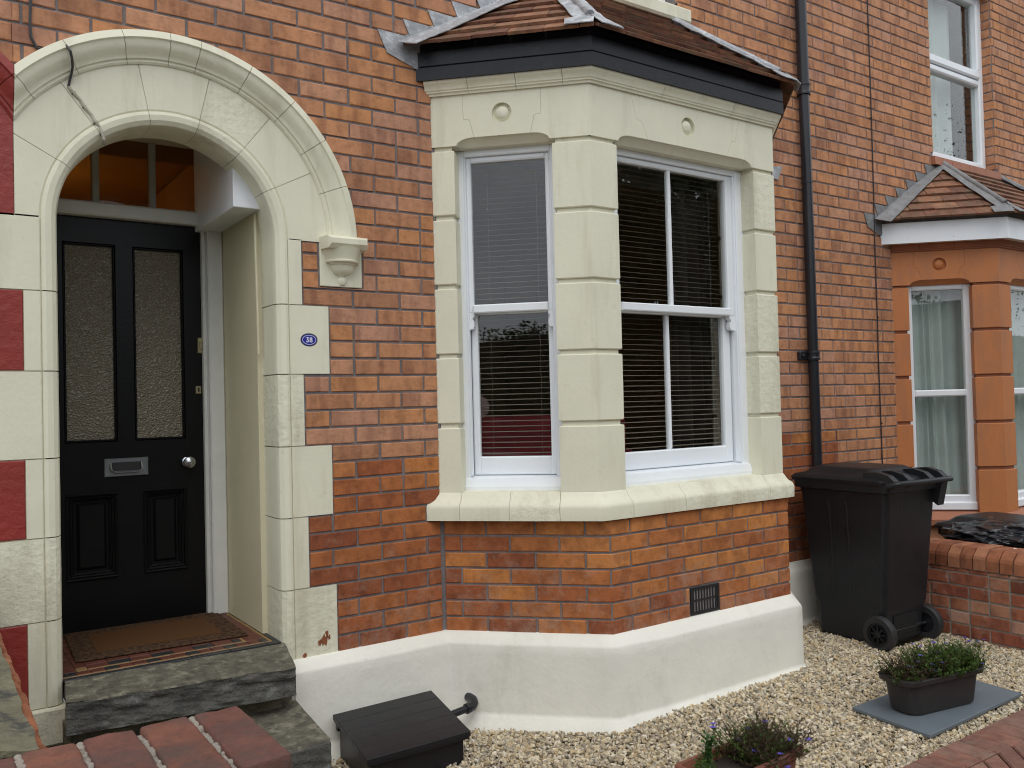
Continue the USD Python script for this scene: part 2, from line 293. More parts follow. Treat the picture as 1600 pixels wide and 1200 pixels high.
def wbox(x0, x1, y0, y1, z0, z1, b=.004):
    """World box with all edges softened."""
    import manifold3d as m3
    if b <= 0:
        v = np.array([[x0, y0, z0], [x1, y0, z0], [x1, y1, z0], [x0, y1, z0], [x0, y0, z1], [x1, y0, z1], [x1, y1, z1], [x0, y1, z1]])
        return v, np.vstack([BOXF[:, [0, 1, 2]], BOXF[:, [0, 2, 3]]])
    pts = []
    for sx, x in ((1, x0), (-1, x1)):
        for sy, y in ((1, y0), (-1, y1)):
            for sz, z in ((1, z0), (-1, z1)):
                pts += [[x+sx*b, y+sy*b, z], [x+sx*b, y, z+sz*b], [x, y+sy*b, z+sz*b]]
    return hull(pts)
def hull(pts):
    h = trimesh.convex.convex_hull(np.asarray(pts, float)); return np.array(h.vertices), np.array(h.faces)
def polys(g):
    if g.is_empty: return []
    return [p for p in getattr(g, 'geoms', [g]) if isinstance(p, Polygon) and p.area > 1e-7]
def plate(fr, poly, d0, d1):
    """A polygon in a frame's (s, z) plane with thickness from d0 to d1."""
    b = MB()
    for p in polys(poly):
        m = trimesh.creation.extrude_polygon(p, abs(d1-d0), engine='earcut'); v = np.array(m.vertices)
        b.add(fr(np.stack([v[:, 0], min(d0, d1)+v[:, 2], v[:, 1]], -1)), np.array(m.faces)[:, ::-1])
    return b.get()
def prism(poly, z0, z1, b=0.):
    """A plan polygon (x, y) from z0 to z1, its top and bottom edges softened by b."""
    o = MB()
    for p in polys(poly):
        if b > 0:
            q = p.buffer(-b, join_style=2)
            P = np.array(p.exterior.coords)[:-1]; Q = np.array(q.exterior.coords)[:-1] if q.geom_type == 'Polygon' else []
            if len(P) == len(Q):
                if not p.exterior.is_ccw: P = P[::-1]
                if not q.exterior.is_ccw: Q = Q[::-1]
                k = np.argmin([np.linalg.norm(np.roll(Q, -i, 0)-P, axis=1).sum() for i in range(len(Q))]); Q = np.roll(Q, -k, 0)
                n = len(P); rings = [(Q, z0), (P, z0+b), (P, z1-b), (Q, z1)]
                v = np.vstack([np.column_stack([R, np.full(n, z)]) for R, z in rings]); f = []
                for r in range(3):
                    for i in range(n):
                        a, c = r*n+i, r*n+(i+1) % n; f += [[a, c, c+n], [a, c+n, a+n]]
                cap = trimesh.creation.triangulate_polygon(Polygon(Q), engine='earcut')
                cv, cf = cap
                idx = [int(np.argmin(np.linalg.norm(Q-x, axis=1))) for x in cv]
                for t in cf:
                    i, j, k_ = [idx[x] for x in t]; 
                    if np.cross(Q[j]-Q[i], Q[k_]-Q[i]) < 0: j, k_ = k_, j
                    f += [[3*n+i, 3*n+j, 3*n+k_], [i, k_, j]]
                o.add(v, f); continue
        m = trimesh.creation.extrude_polygon(p, z1-z0, engine='earcut'); v = np.array(m.vertices); v[:, 2] += z0; o.add(v, m.faces)
    return o.get()
def tube(pts, r, n=8, caps=True):
    pts = np.asarray(pts, float); r = np.broadcast_to(r, len(pts)); v, f = [], []
    T = np.gradient(pts, axis=0); T /= np.linalg.norm(T, axis=1, keepdims=True)+1e-12
    up = np.array([0, 0, 1.]) if abs(T[0] @ [0, 0, 1.]) < .9 else np.array([1., 0, 0])
    for i, p in enumerate(pts):
        a = np.cross(T[i], up); a /= np.linalg.norm(a)+1e-12; b = np.cross(a, T[i]); up = b
        th = np.arange(n)/n*2*np.pi; v.append(p+r[i]*(np.cos(th)[:, None]*a+np.sin(th)[:, None]*b))
    v = np.vstack(v)
    for i in range(len(pts)-1):
        for j in range(n): a, b = i*n+j, i*n+(j+1) % n; f += [[a, b, b+n], [a, b+n, a+n]]
    if caps:
        for j in range(1, n-1): f += [[0, j+1, j], [len(v)-n, len(v)-n+j, len(v)-n+j+1]]
    return v, np.array(f)
def lathe(profile, c, n=24, a0=0, a1=2*np.pi, axis='z'):
    P = np.asarray(profile, float); full = abs(a1-a0-2*np.pi) < 1e-6; th = np.linspace(a0, a1, n+1)
    v = np.array([[r*np.cos(t), r*np.sin(t), z] for t in th for r, z in P]); k = len(P); f = []
    for i in range(n):
        for j in range(k-1): a, b = i*k+j, (i+1)*k+j; f += [[a, b, b+1], [a, b+1, a+1]]
    if axis == 'y': v = v[:, [0, 2, 1]]*[1, 1, 1]
    if axis == 'x': v = v[:, [2, 0, 1]]
    return v+np.asarray(c), np.array(f)
def ball(c, r, sub=2, sc=(1, 1, 1)):
    m = trimesh.creation.icosphere(sub, 1.); return np.array(m.vertices)*r*np.array(sc)+np.asarray(c), np.array(m.faces)
def strip(A, B):
    """Ruled surface between two equally long polylines."""
    n = len(A); v = np.vstack([A, B]); f = []
    for i in range(n-1): f += [[i, i+1, n+i+1], [i, n+i+1, n+i]]
    return v, np.array(f)
class Path:
    """A polyline in plan, walked with the outside on its right; offsets are mitred."""
    def __init__(self, pts):
        self.p = np.array(pts, float); e = np.diff(self.p, axis=0); self.L = np.linalg.norm(e, axis=1); self.u = e/self.L[:, None]
        self.n = np.stack([self.u[:, 1], -self.u[:, 0]], -1); self.t = np.concatenate([[0], np.cumsum(self.L)])
    def at(self, t, d, end=None):
        """Plan point at length t, offset d outwards; corners are mitred."""
        for i in range(1, len(self.p)-1):
            if abs(t-self.t[i]) < 1e-7:
                a, b = self.n[i-1], self.n[i]; m = (a+b)/(1+a@b); return self.p[i]+d*m
        i = int(np.clip(np.searchsorted(self.t, t, 'right')-1, 0, len(self.L)-1))
        return self.p[i]+(t-self.t[i])*self.u[i]+d*self.n[i]
    def cuts(self, t0, t1): return [t0]+[t for t in self.t[1:-1] if t0+1e-6 < t < t1-1e-6]+[t1]
    def sweep(self, prof, t0=None, t1=None, wall_ends=False, step=None, wob=0.):
        t0 = self.t[0] if t0 is None else t0; t1 = self.t[-1] if t1 is None else t1
        ts = self.cuts(t0, t1)
        if step:
            new = []
            for a, b in zip(ts[:-1], ts[1:]): new += list(np.linspace(a, b, max(1, int((b-a)/step))+1)[:-1])
            ts = new+[ts[-1]]
        P = np.asarray(prof, float); k = len(P); v = []
        for q, t in enumerate(ts):
            for d, z in P:
                xy = self.at(t, d)
                if wall_ends and q in (0, len(ts)-1):     # end on the wall plane y = wall
                    i = 0 if q == 0 else len(self.L)-1
                    base = self.p[i]+d*self.n[i]; k_ = (self.wall-base[1])/self.u[i][1]; xy = base+k_*self.u[i]
                v.append([xy[0], xy[1], z])
        v = np.array(v)
        if wob:
            w = meshkit.fbm(v*np.array([3., 3., 7.]), 3, 3)-.5; c = v.mean(0); v[:, 1] -= w*wob; v[:, 0] -= w*wob*.5
        f = []
        for i in range(len(ts)-1):
            for j in range(k): a, b = i*k+j, i*k+(j+1) % k; f += [[a, b, b+k], [a, b+k, a+k]]
        cap = trimesh.creation.triangulate_polygon(Polygon(P), engine='earcut')
        idx = [int(np.argmin(np.abs(P-x).sum(1))) for x in cap[0]]
        for t in cap[1]:
            i, j, l = [idx[x] for x in t]; f += [[i, j, l], [(len(ts)-1)*k+i, (len(ts)-1)*k+l, (len(ts)-1)*k+j]]
        return v, np.array(f)
    def brick(self, t0, t1, z0, z1, d1, b=.004, jit=.0015, d0=-.012):
        """A brick that follows the path round a corner."""
        ts = self.cuts(t0, t1); n = len(ts); rows = []
        j = lambda: (rng.random()-.5)*2*jit
        e0 = self.at; dz = [j(), j()]; dd = j()
        ring = [(d0, 0, z0, 0), (d1-b, 0, z0, 0), (d1, b, z0+b, 1), (d1, b, z1-b, 1), (d1-b, 0, z1, 0), (d0, 0, z1, 0)]
        v = []
        for q, t in enumerate(ts):
            for d, ins, z, fr_ in ring:
                tt = t+(ins if q == 0 else -ins if q == n-1 else 0); xy = self.at(tt, d+(dd if fr_ else 0)); v.append([xy[0], xy[1], z+j()*.8])
        f = []
        for q in range(n-1):
            for i in range(5): a, c = q*6+i, (q+1)*6+i; f += [[a, c, c+1], [a, c+1, a+1]]
        for s, o in ((0, 1), ((n-1)*6, -1)):
            for tri in ((0, 1, 5), (1, 4, 5), (1, 2, 3), (1, 3, 4)):
                t_ = [s+x for x in tri]; f.append(t_ if o == 1 else t_[::-1])
        return np.array(v), np.array(f)
G = .07586        # course height
SP = .2333        # brick length with its joint

# ================================================================ HOUSES: walls
CX, CZ = -.88, .583                         # centre of the door arch
PARTY_L, PARTY_R = -1.43, 3.40
def frontness(vf):
    c = vf[0].mean(0); P = project(vf[0])
    if (c-CAM)@CF < .1: return 0.
    x0, y0 = P.min(0); x1, y1 = P.max(0)
    w = max(0, min(x1, 1600)-max(x0, 0)); h = max(0, min(y1, 1200)-max(y0, 0)); return w*h
def wall_bricks(region, fr, z_lo, z_hi, s_lo, s_hi, phase=0., gap=.0102, d1=.006, tint=lambda s, z: rng.random(), split=.05, pitch=SP, course=G):
    out = []
    for r in range(math.floor(z_lo/course), math.ceil(z_hi/course)):
        z0, z1 = r*course+gap/2, (r+1)*course-gap/2
        s = math.floor((s_lo-phase)/pitch)*pitch+phase+(pitch/2 if r % 2 == 0 else 0)-pitch
        while s < s_hi:
            segs = [(s, s+pitch)]
            if rng.random() < split: segs = [(s, s+pitch/2), (s+pitch/2, s+pitch)]
            for a, b in segs:
                a += (rng.random()-.5)*.004
                rect = sbox(a+gap/2, z0, b-gap/2, z1); it = rect.intersection(region)
                for p in polys(it):
                    if p.area < .00018: continue
                    t = tint((a+b)/2, (z0+z1)/2)
                    x0, y0, x1, y1 = p.bounds
                    if p.area > .985*(x1-x0)*(y1-y0): vf = cbox(fr, x0, x1, -.014, d1, y0, y1, .0035, .0013)
                    else: vf = plate(fr, p.simplify(.001), -.014, d1)
                    out.append((vf, t))
            s += pitch
    return out
def lay(bricks, parent, mat, name='brick', rest='brickwork', most=300):
    sc = np.array([frontness(b[0]) for b in bricks]); order = np.argsort(-sc); keep = set(i for i in order[:most] if sc[i] > 25)
    b = MB()
    for i, (vf, t) in enumerate(bricks):
        if i in keep: put(name, vf, mat, parent, tint=t)
        else: b.add(*vf, tint=t)
    b.put(rest, mat, parent, tint=True, kind='stuff')

def circle(r, cx=CX, cz=CZ): return Point(cx, cz).buffer(r, 64)
above = sbox(-3, CZ, 9, 6)
hood_zone = circle(.763).intersection(above)
def jamb_zone(): 
    z = [sbox(-3, -1.25, -1.25, CZ)]
    for a, b, x in ((.303, .60, -.352), (.006, .303, -.233), (-.305, .006, -.352), (-.608, -.305, -.231), (-.91, -.608, -.345), (-1.22, -.91, -.222)): z.append(sbox(-.6, a, x, b))
    return unary_union(z)
stone_zone = unary_union([hood_zone, jamb_zone(), sbox(-.275, .392, -.068, .607), sbox(-1.4, -1.3, -.4, .6)])
mirror_hood = affinity.scale(hood_zone, -1, 1, origin=(PARTY_L, 0)).union(sbox(-3, -1.3, PARTY_L, CZ))
NB = 3.807; NZ = -.448                      # the next house's bay: further along, lower down
bay_zone = sbox(.305, -1.3, 2.70, 1.40).union(Polygon([(.34, 1.3), (1.08, 1.99), (1.90, 1.99), (2.62, 1.3)]))
nbay_zone = sbox(4.108, -2.2, 6.45, .95).union(Polygon([(4.14, .85), (4.88, 1.54), (5.70, 1.54), (6.42, .85)]))
up_win = sbox(.98, 2.06, 1.99, 3.9); nup_win = sbox(4.72, 1.612, 5.68, 3.16)
wall_zone = sbox(PARTY_L, -1.206, PARTY_R, 4.2).difference(unary_union([stone_zone.buffer(.005), bay_zone, up_win, sbox(.90, 2.055, 2.065, 2.16)]))
nwall_zone = sbox(PARTY_R, -1.62, 8.2, 4.2).difference(unary_union([nbay_zone, nup_win, sbox(4.68, 1.55, 5.72, 1.70)]))

house = thing('terraced_house', 'brick terraced house with cream arched doorway, white sash bay window and white plinth', 'house', (0, 0, -1.6))
nhouse = thing('terraced_house', 'brick house at right with orange terracotta bay, white fascia and plastic-framed windows', 'house', (NB, 0, -1.6))
lhouse = thing('terraced_house', 'house cut off at the left edge with dark red painted door surround stones', 'house', (-2.2, 0, -1.6))

core = sbox(PARTY_L, -1.62, PARTY_R, 4.2).difference(unary_union([circle(.455).intersection(above), sbox(CX-.455, -1.62, CX+.455, CZ), sbox(.42, -.62, 2.58, 1.12), up_win]))
wall = put('wall', plate(WALL, core, -.18, 0.), 'mortar', house)
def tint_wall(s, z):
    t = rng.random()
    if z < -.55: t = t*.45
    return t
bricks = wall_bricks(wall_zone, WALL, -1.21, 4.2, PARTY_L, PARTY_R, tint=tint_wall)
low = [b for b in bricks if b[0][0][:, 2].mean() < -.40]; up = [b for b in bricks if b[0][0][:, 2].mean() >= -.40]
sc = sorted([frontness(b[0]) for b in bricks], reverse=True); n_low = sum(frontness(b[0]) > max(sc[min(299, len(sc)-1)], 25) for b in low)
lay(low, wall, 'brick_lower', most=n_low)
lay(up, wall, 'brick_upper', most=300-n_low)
ncore = sbox(PARTY_R, -2.2, 8.2, 4.2).difference(unary_union([sbox(4.25, -1.05, 6.3, .67), nup_win]))
nwall = put('wall', plate(WALL, ncore, -.18, 0.), 'mortar', nhouse)
nb = wall_bricks(nwall_zone, WALL, -1.62, 4.2, PARTY_R, 8.2)
for x, w in ((4.72, -1), (5.68, 1)):         # brick reveals of the upper window
    frr = Frame((x, 0), (0, 1)) if w > 0 else Frame((x, .18), (0, -1))
    if w > 0:
        fr2 = Frame((x, 0.006), (0, 1)); fr2.n = np.array([-1., 0.])
        nb += wall_bricks(sbox(.0, 1.70, .18, 3.16), fr2, 1.66, 3.16, 0, .18, pitch=.2333, split=0)
lay(nb, nwall, 'brick_upper')
lcore = sbox(-3.2, -1.62, PARTY_L, 4.2)
lwall = put('wall', plate(WALL, lcore, -.18, 0.), 'mortar', lhouse)
lay(wall_bricks(sbox(-2.4, -1.2, PARTY_L, 3.).difference(mirror_hood.buffer(.004)), WALL, .5, 3., -2.4, PARTY_L), lwall, 'brick_upper')

# ---------------------------------------------------------------- door arch
ROLL = [(0, -.18), (0, -.032), (.007, -.009), (.022, .006), (.042, .011), (.053, .008), (.057, .001), (.063, .006)]
def arc_sweep(prof, a0, a1, n, cx=CX, cz=CZ):
    P = np.asarray(prof, float); k = len(P); th = np.linspace(a0, a1, n+1); v = []; f = []
    for t in th:
        for r, d in P: v.append([cx+r*math.cos(t), -d, cz+r*math.sin(t)])
    for i in range(n):
        for j in range(k): a, b = i*k+j, i*k+(j+1) % k; f += [[a, b, b+k], [a, b+k, a+k]]
    c = trimesh.creation.triangulate_polygon(Polygon(P), engine='earcut'); idx = [int(np.argmin(np.abs(P-x).sum(1))) for x in c[0]]
    for t in c[1]: i, j, l = [idx[x] for x in t]; f += [[i, j, l], [n*k+i, n*k+l, n*k+j]]
    return np.array(v), np.array(f)
def clip_x(vf, x, keep=1):
    m = trimesh.intersections.slice_mesh_plane(trimesh.Trimesh(*vf, process=False), [keep, 0, 0], [x, 0, 0], cap=False); return np.array(m.vertices), np.array(m.faces)
backing = arc_sweep([(.425, -.17), (.425, -.006), (.475, .0025), (.66, .0025), (.66, -.17)], 0, math.pi, 48)
arch = put('door_arch', clip_x(backing, PARTY_L), 'cream_joint', house)
D2R = math.pi/180
vang = [0, 27.5, 52, 76.6, 100.8, 127.5, 151.5, 180]
for i, (a, b) in enumerate(zip(vang[:-1], vang[1:])):
    prof = [(.41+o, d) for o, d in ROLL]+[(.648, .006), (.648, -.06)]
    g = .0022
    m = arc_sweep(prof, a*D2R+g, b*D2R-g, 10)
    put('arch_stone', clip_x(m, PARTY_L+.001), 'cream_paint' if i != 2 else 'cream_rough', arch, smooth=28)
hang = [0, 19, 35, 50, 66, 82, 91, 104.5, 121, 138, 158, 180]
HOOD = [(.648, -.02), (.648, .010), (.655, .018), (.664, .018), (.667, .026), (.676, .028), (.684, .034), (.696, .050), (.712, .060), (.728, .064), (.733, .072), (.763, .062), (.765, -.02)]
for a, b in zip(hang[:-1], hang[1:]):
    m = arc_sweep(HOOD, a*D2R+.0016, b*D2R-.0016, 7)
    m = clip_x(m, PARTY_L+.001)
    if len(m[0]): put('hood_stone', m, 'cream_paint', arch, smooth=28)
    mm = (m[0]*[-1, 1, 1]+[2*PARTY_L, 0, 0], m[1][:, ::-1])
    if len(m[0]) and b > 100: put('hood_stone', mm, 'red_paint', lhouse, smooth=28)
lm = clip_x(arc_sweep([(.41, -.1), (.41, .006), (.648, .006), (.648, -.06)], 100*D2R, math.pi, 16), PARTY_L+.001)
put('arch_stone', (lm[0]*[-1, 1, 1]+[2*PARTY_L, 0, 0], lm[1][:, ::-1]), 'red_paint', lhouse)
def jamb_block(z0, z1, x_out, side, mat, parent):
    a = CX+.41 if side > 0 else CX-.41
    pts = [(a+side*o, -d) for o, d in ROLL]+[(x_out, -.006), (x_out, .10), (a+side*.10, .10), (a+side*.10, .18)]
    p = Polygon(pts).buffer(0)
    put('jamb_stone', prism(p, z0+.0022, z1-.0022), mat, parent, smooth=28)
put('jamb_backing', merged(prism(sbox(CX+.425, .010, CX+.47, .17), -1.2, CZ), prism(sbox(CX+.46, -.0025, -.36, .17), -1.2, CZ), prism(sbox(CX-.47, .010, CX-.425, .17), -1.5, CZ), prism(sbox(-1.95, -.0025, CX-.46, .17), -1.5, CZ)), 'cream_joint', arch)
zs = [.59, .305, .006, -.302, -.606, -.91, -1.208]; xr = [-.354, -.235, -.354, -.232, -.346, -.223]; rough = [0, 0, 1, 0, 0, 1]
for i in range(6): jamb_block(zs[i+1], zs[i], xr[i], 1, 'cream_rough' if rough[i] else 'cream_paint', arch)
zl = [.592, .315, .02, -.30, -.588, -.89, -1.20]
for i in range(6):
    long_ = i in (0, 2, 4)
    jamb_block(zl[i+1], zl[i], -1.95 if long_ else -1.404, -1, 'cream_rough' if i == 4 else 'cream_paint', arch)
    if not long_: put('quoin_stone', cbox(WALL, -1.98, -1.406, -.08, .007, zl[i+1]+.002, zl[i]-.002, .004), 'red_paint', lhouse)
put('jamb_foot', cbox(WALL, -1.405, -1.285, -.10, .022, -1.335, -1.203, .008, .004), 'cream_rough', arch)
put('jamb_foot', cbox(WALL, -1.42, -1.275, -.10, .03, -1.62, -1.338, .01, .004), 'step_stone', arch)
for cx_, cz_, rr_, sd_ in ((-.285, -1.145, .020, 1), (-.272, -1.118, .012, 2), (-.262, -1.135, .009, 3), (-.306, -1.150, .010, 4), (-.375, -1.196, .012, 5)):
    rs_ = np.random.default_rng(sd_); a_ = np.linspace(0, 2*np.pi, 13)[:-1]; q_ = rr_*(.6+.8*rs_.random(12)); put('peeled_paint', plate(WALL, Polygon(np.column_stack([cx_+.7*q_*np.cos(a_), cz_+1.2*q_*np.sin(a_)])).buffer(0).intersection(sbox(-.5, -1.207, -.2, -.9)), .004, .0075), 'terracotta_dark', arch)
# corbel at the foot of the hood
corb = put('corbel', cbox(WALL, -.270, -.073, -.05, .010, .392, .578, .003), 'cream_paint', house)
put('corbel_cap', merged(hull([(x, y, z) for x, y, z in [(-.272, 0, .606), (-.062, 0, .606), (-.262, -.072, .606), (-.072, -.072, .606), (-.250, -.098, .592), (-.084, -.098, .592), (-.250, -.098, .570), (-.084, -.098, .570), (-.258, -.075, .552), (-.076, -.075, .552), (-.268, 0, .552), (-.066, 0, .552)]])), 'cream_paint', corb)
put('corbel_drop', lathe([(0, .397), (.017, .401), (.025, .414), (.023, .428), (.014, .437), (.020, .443), (.042, .452), (.054, .468), (.056, .485), (.063, .488), (.064, .494), (.078, .497), (.080, .503), (.073, .507), (.078, .520), (.087, .540), (.096, .558), (0, .558)], (-.168, 0, 0), 28), 'cream_paint', corb, smooth=40)

# ---------------------------------------------------------------- porch and front door
DY = .72; FL = -1.118
DF = Frame((0, DY), (1, 0))
lin = MB()
lin.add(*wbox(-.492, -.40, .18, DY+.02, FL-.03, 1.25, 0)); lin.add(*wbox(-1.42, -1.312, .18, DY+.02, FL-.03, 1.25, 0)); lin.add(*wbox(-1.42, -.40, .18, DY+.3, 1.13, 1.25, 0))
lin.put('porch_lining', 'cream_plaster', house)
put('porch_boxing', merged(wbox(-.609, -.494, .10, DY-.002, .725, 1.128, .003)), 'white_gloss', house)
put('door_bell_wire', tube([(-.498, .16, .722), (-.499, .155, .55), (-.497, .15, .3), (-.496, .15, .1)], .006), 'cream_plaster', house)
dfr = put('door_frame', merged(cbox(DF, -.566, -.494, -.02, .06, FL, .752, .006), cbox(DF, -.585, -.566, -.02, .035, FL, .752, .008), cbox(DF, -1.31, -1.298, -.02, .06, FL, .752, .006), cbox(DF, -1.31, -.494, -.04, .05, .752, .815, .008)), 'white_old', house)
for x in (-1.045, -.800): put('fanlight_bar', cbox(DF, x-.0155, x+.0155, -.03, .01, .815, 1.13, .005), 'bar_paint', dfr)
put('fanlight_pane', cbox(DF, -1.31, -.494, -.012, -.008, .815, 1.13, .0), 'fan_glass', dfr)
dx0, dx1, dz0, dz1 = -1.298, -.568, FL+.006, .748
gl = [(-1.186, -.966, -.272, .634), (-.893, -.666, -.272, .632)]; pn = [(-1.186, -.972, -.888, -.50), (-.862, -.668, -.888, -.50)]
dp = sbox(dx0, dz0, dx1, dz1)
for a, b, c, d in gl+pn: dp = dp.difference(sbox(a, c, b, d))
door = put('door', plate(DF, dp, -.045, 0.), 'door_paint', house)
for a, b, c, d in gl:
    put('glass_panel', cbox(DF, a-.004, b+.004, -.028, -.018, c-.004, d+.004, .0), 'obscure_glass', door)
    m = MB()
    for s0, s1, z0, z1 in ((a, b, c, c+.012), (a, b, d-.012, d), (a, a+.012, c+.012, d-.012), (b-.012, b, c+.012, d-.012)): m.add(*cbox(DF, s0, s1, -.02, -.004, z0, z1, .006))
    m.put('glazing_bead', 'door_paint', door)
for a, b, c, d in pn:
    put('panel', cbox(DF, a-.004, b+.004, -.035, -.02, c-.004, d+.004, .0), 'door_paint', door)
    put('raised_panel', cbox(DF, a+.045, b-.045, -.03, -.008, c+.045, d-.045, .012), 'door_paint', door)
    m = MB()
    for k, (w, dd) in enumerate(((.0, .012), (.012, .006), (.022, -.004))):
        w0, w1 = w, w+.013
        for s0, s1, z0, z1 in ((a+w0, b-w0, c+w0, c+w1), (a+w0, b-w0, d-w1, d-w0), (a+w0, a+w1, c+w1, d-w1), (b-w1, b-w0, c+w1, d-w1)): m.add(*cbox(DF, s0, s1, -.03, dd, z0, z1, .006))
    m.put('panel_moulding', 'door_paint', door)
put('letterbox', merged(cbox(DF, -1.026, -.838, 0, .008, -.432, -.348, .003), tube([DF(np.array([-1.0, .008, -.37])), DF(np.array([-1.0, .024, -.40])), DF(np.array([-.985, .026, -.412])), DF(np.array([-.885, .026, -.412])), DF(np.array([-.868, .024, -.40])), DF(np.array([-.868, .008, -.37]))], .0045)), 'steel', door)
put('letter_flap', cbox(DF, -.995, -.872, .008, .011, -.405, -.366, .001), 'vent_iron', door)
put('door_knob', (lambda v, f: (np.column_stack([v[:, 0]-.665, v[:, 2]+DY, v[:, 1]-.382]), f))(*lathe([(0, 0), (.022, 0), (.023, -.006), (.010, -.012), (.010, -.03), (.020, -.036), (.027, -.05), (.026, -.062), (.014, -.072), (0, -.074)], (0, 0, 0), 20)), 'steel', door, smooth=40)
put('lock', merged(cbox(DF, -.607, -.578, 0, .012, .137, .212, .003), cbox(DF, -.600, -.586, .012, .02, .155, .19, .003)), 'brass', door)
put('keyhole_plate', cbox(DF, -.618, -.592, 0, .005, -.058, -.02, .002), 'brass', door); put('keyhole', cbox(DF, -.608, -.601, .005, .0065, -.048, -.03, .001), 'dark_hole', door)
# hall behind the door
hall = MB()
for w in ((-1.9, .6, 3.9, 3.95, FL, 1.5), (-1.95, -1.9, DY+.06, 3.9, FL, 1.5), (.6, .65, DY+.06, 3.9, FL, 1.5), (-1.9, .6, DY+.06, 3.9, 1.42, 1.5), (-1.9, .6, DY+.06, 3.9, FL-.05, FL), (-1.9, -1.31, DY+.05, DY+.09, FL, 1.5), (-.49, .6, DY+.05, DY+.09, FL, 1.5)): hall.add(*wbox(*w, 0))
hall.put('hall', 'hall_paint', house)
lampth = thing('ceiling_lamp', 'warm lamp glowing in the hall behind the fanlight over the black door', 'lamp', (-1.25, 2.6, 1.0))
put('bulb', ball((-1.25, 2.6, 1.0), .045), 'lamp_warm', lampth); put('flex', tube([(-1.25, 2.6, 1.045), (-1.25, 2.6, 1.42)], .004), 'black_pipe', lampth)

# ---------------------------------------------------------------- porch tiles, mat, steps
tf = put('tiled_floor', merged(wbox(-1.286, -.47, .004, DY, FL-.08, FL-.006, 0)), 'mortar', house)
def tile(x0, x1, y0, y1, m): put('floor_tile', wbox(x0+.001, x1-.001, y0+.001, y1-.001, FL-.012, FL+(rng.random()-.5)*.001, .0015), m, tf)
x = -1.29
while x < -.475: tile(x, min(x+.152, -.472), .0, .034, 'tile_black'); x += .152
x = -1.29
while x < -.50: tile(x, min(x+.152, -.495), .034, .049, 'tile_buff'); x += .152
k = 0; x = -1.29
while x < -.52: tile(x, min(x+.05, -.51), .049, .10, 'tile_red' if k % 3 else 'tile_black'); x += .05; k += 1
tile(-1.235, -1.195, .10, .145, 'tile_buff'); x = -1.195
while x < -.585: tile(x, min(x+.152, -.585), .10, .115, 'tile_buff'); x += .152
tile(-.6, -.585, .115, .17, 'tile_buff')
k = 0; x = -1.195
while x < -.60: tile(x, min(x+.08, -.60), .115, .17, 'tile_black' if k % 2 else 'tile_red'); x += .08; k += 1
for yy in np.arange(.0, .69, .115):
    tile(-.495, -.472, yy+.034, yy+.149, 'tile_black'); tile(-.51, -.495, yy+.049, yy+.164, 'tile_buff'); tile(-.585, -.51, yy+.10, yy+.215, 'tile_red')
for yy in np.arange(.17, .70, .08):
    for xx in np.arange(-1.195, -.59, .08): tile(xx, xx+.08, yy, yy+.08, 'tile_red')
for yy in np.arange(.145, .70, .1): tile(-1.235, -1.195, yy, yy+.1, 'tile_red')
for yy in np.arange(.10, .70, .1): tile(-1.29, -1.235, yy, yy+.1, 'tile_red')
mat_ = thing('door_mat', 'brown coir door mat with dark patterned border before the black door', 'door mat', (-.9, .45, FL))
MF = [(-1.222, .215), (-.555, .178), (-.545, .70), (-1.20, .715)]
mp = Polygon(MF); put('mat', prism(mp, FL+.002, FL+.010, .003), 'coir_border', mat_); put('mat_field', prism(mp.buffer(-.085, join_style=2), FL+.0102, FL+.0118), 'coir', mat_)

def stone_slab(name, label, pts_top, th, parent_loc, seed):
    """A worn stone slab: its top corners (front-left, front-right, back-right, back-left), rounded and roughened."""
    t = thing(name, label, 'step', parent_loc)
    P = np.array(pts_top, float); nu, nv, nw = 44, 14, 6
    def bil(u, v): return (1-u)*(1-v)*P[0]+u*(1-v)*P[1]+u*v*P[2]+(1-u)*v*P[3]
    m = trimesh.creation.box((1, 1, 1))
    m = m.subdivide_to_size(.05); v = np.array(m.vertices)+.5
    pos = np.array([bil(a, b) for a, b, c in v]); pos[:, 2] -= (1-v[:, 2])*th
    n1 = meshkit.fbm(pos*np.array([9, 9, 22])+seed, 4, seed)-.5; n2 = meshkit.fbm(pos*np.array([26, 26, 50])+seed, 3, seed+5)-.5
    front = v[:, 1] < .001; top = v[:, 2] > .999
    pos[front, 1] += (n1*.035+n2*.016)[front]
    pos[front, 1] += (np.sin((1-v[:, 2])*3)*.006)[front]
    pos[top & ~front, 2] += (n1*.010)[top & ~front]; e = front & top; pos[e, 2] += (n2*.012-.007)[e]; pos[e, 1] += .008
    fn = m.face_normals; isf = fn[:, 1] < -.5
    put('worn_top', (pos, m.faces[~isf]), 'step_stone', t, smooth=35); put('riser', (pos, m.faces[isf]), 'step_face', t, smooth=50)
    return t
stone_slab('stone_step', 'upper grey stone doorstep slab with rough riven front edge', [(-1.312, -.215, -1.137), (-.494, -.225, -1.166), (-.455, .012, -1.124), (-1.286, .004, -1.120)], .113, (-.9, -.1, -1.25), 3)
stone_slab('stone_step', 'lower grey stone step, mostly hidden by the front brick wall', [(-1.30, -.60, -1.345), (-.492, -.568, -1.352), (-.452, -.10, -1.342), (-1.29, -.10, -1.342)], .30, (-.9, -.3, -1.6), 8)
put('step_riser', wbox(-1.30, -.475, -.13, .0, -1.45, -1.25, .004), 'coping_cement', house)

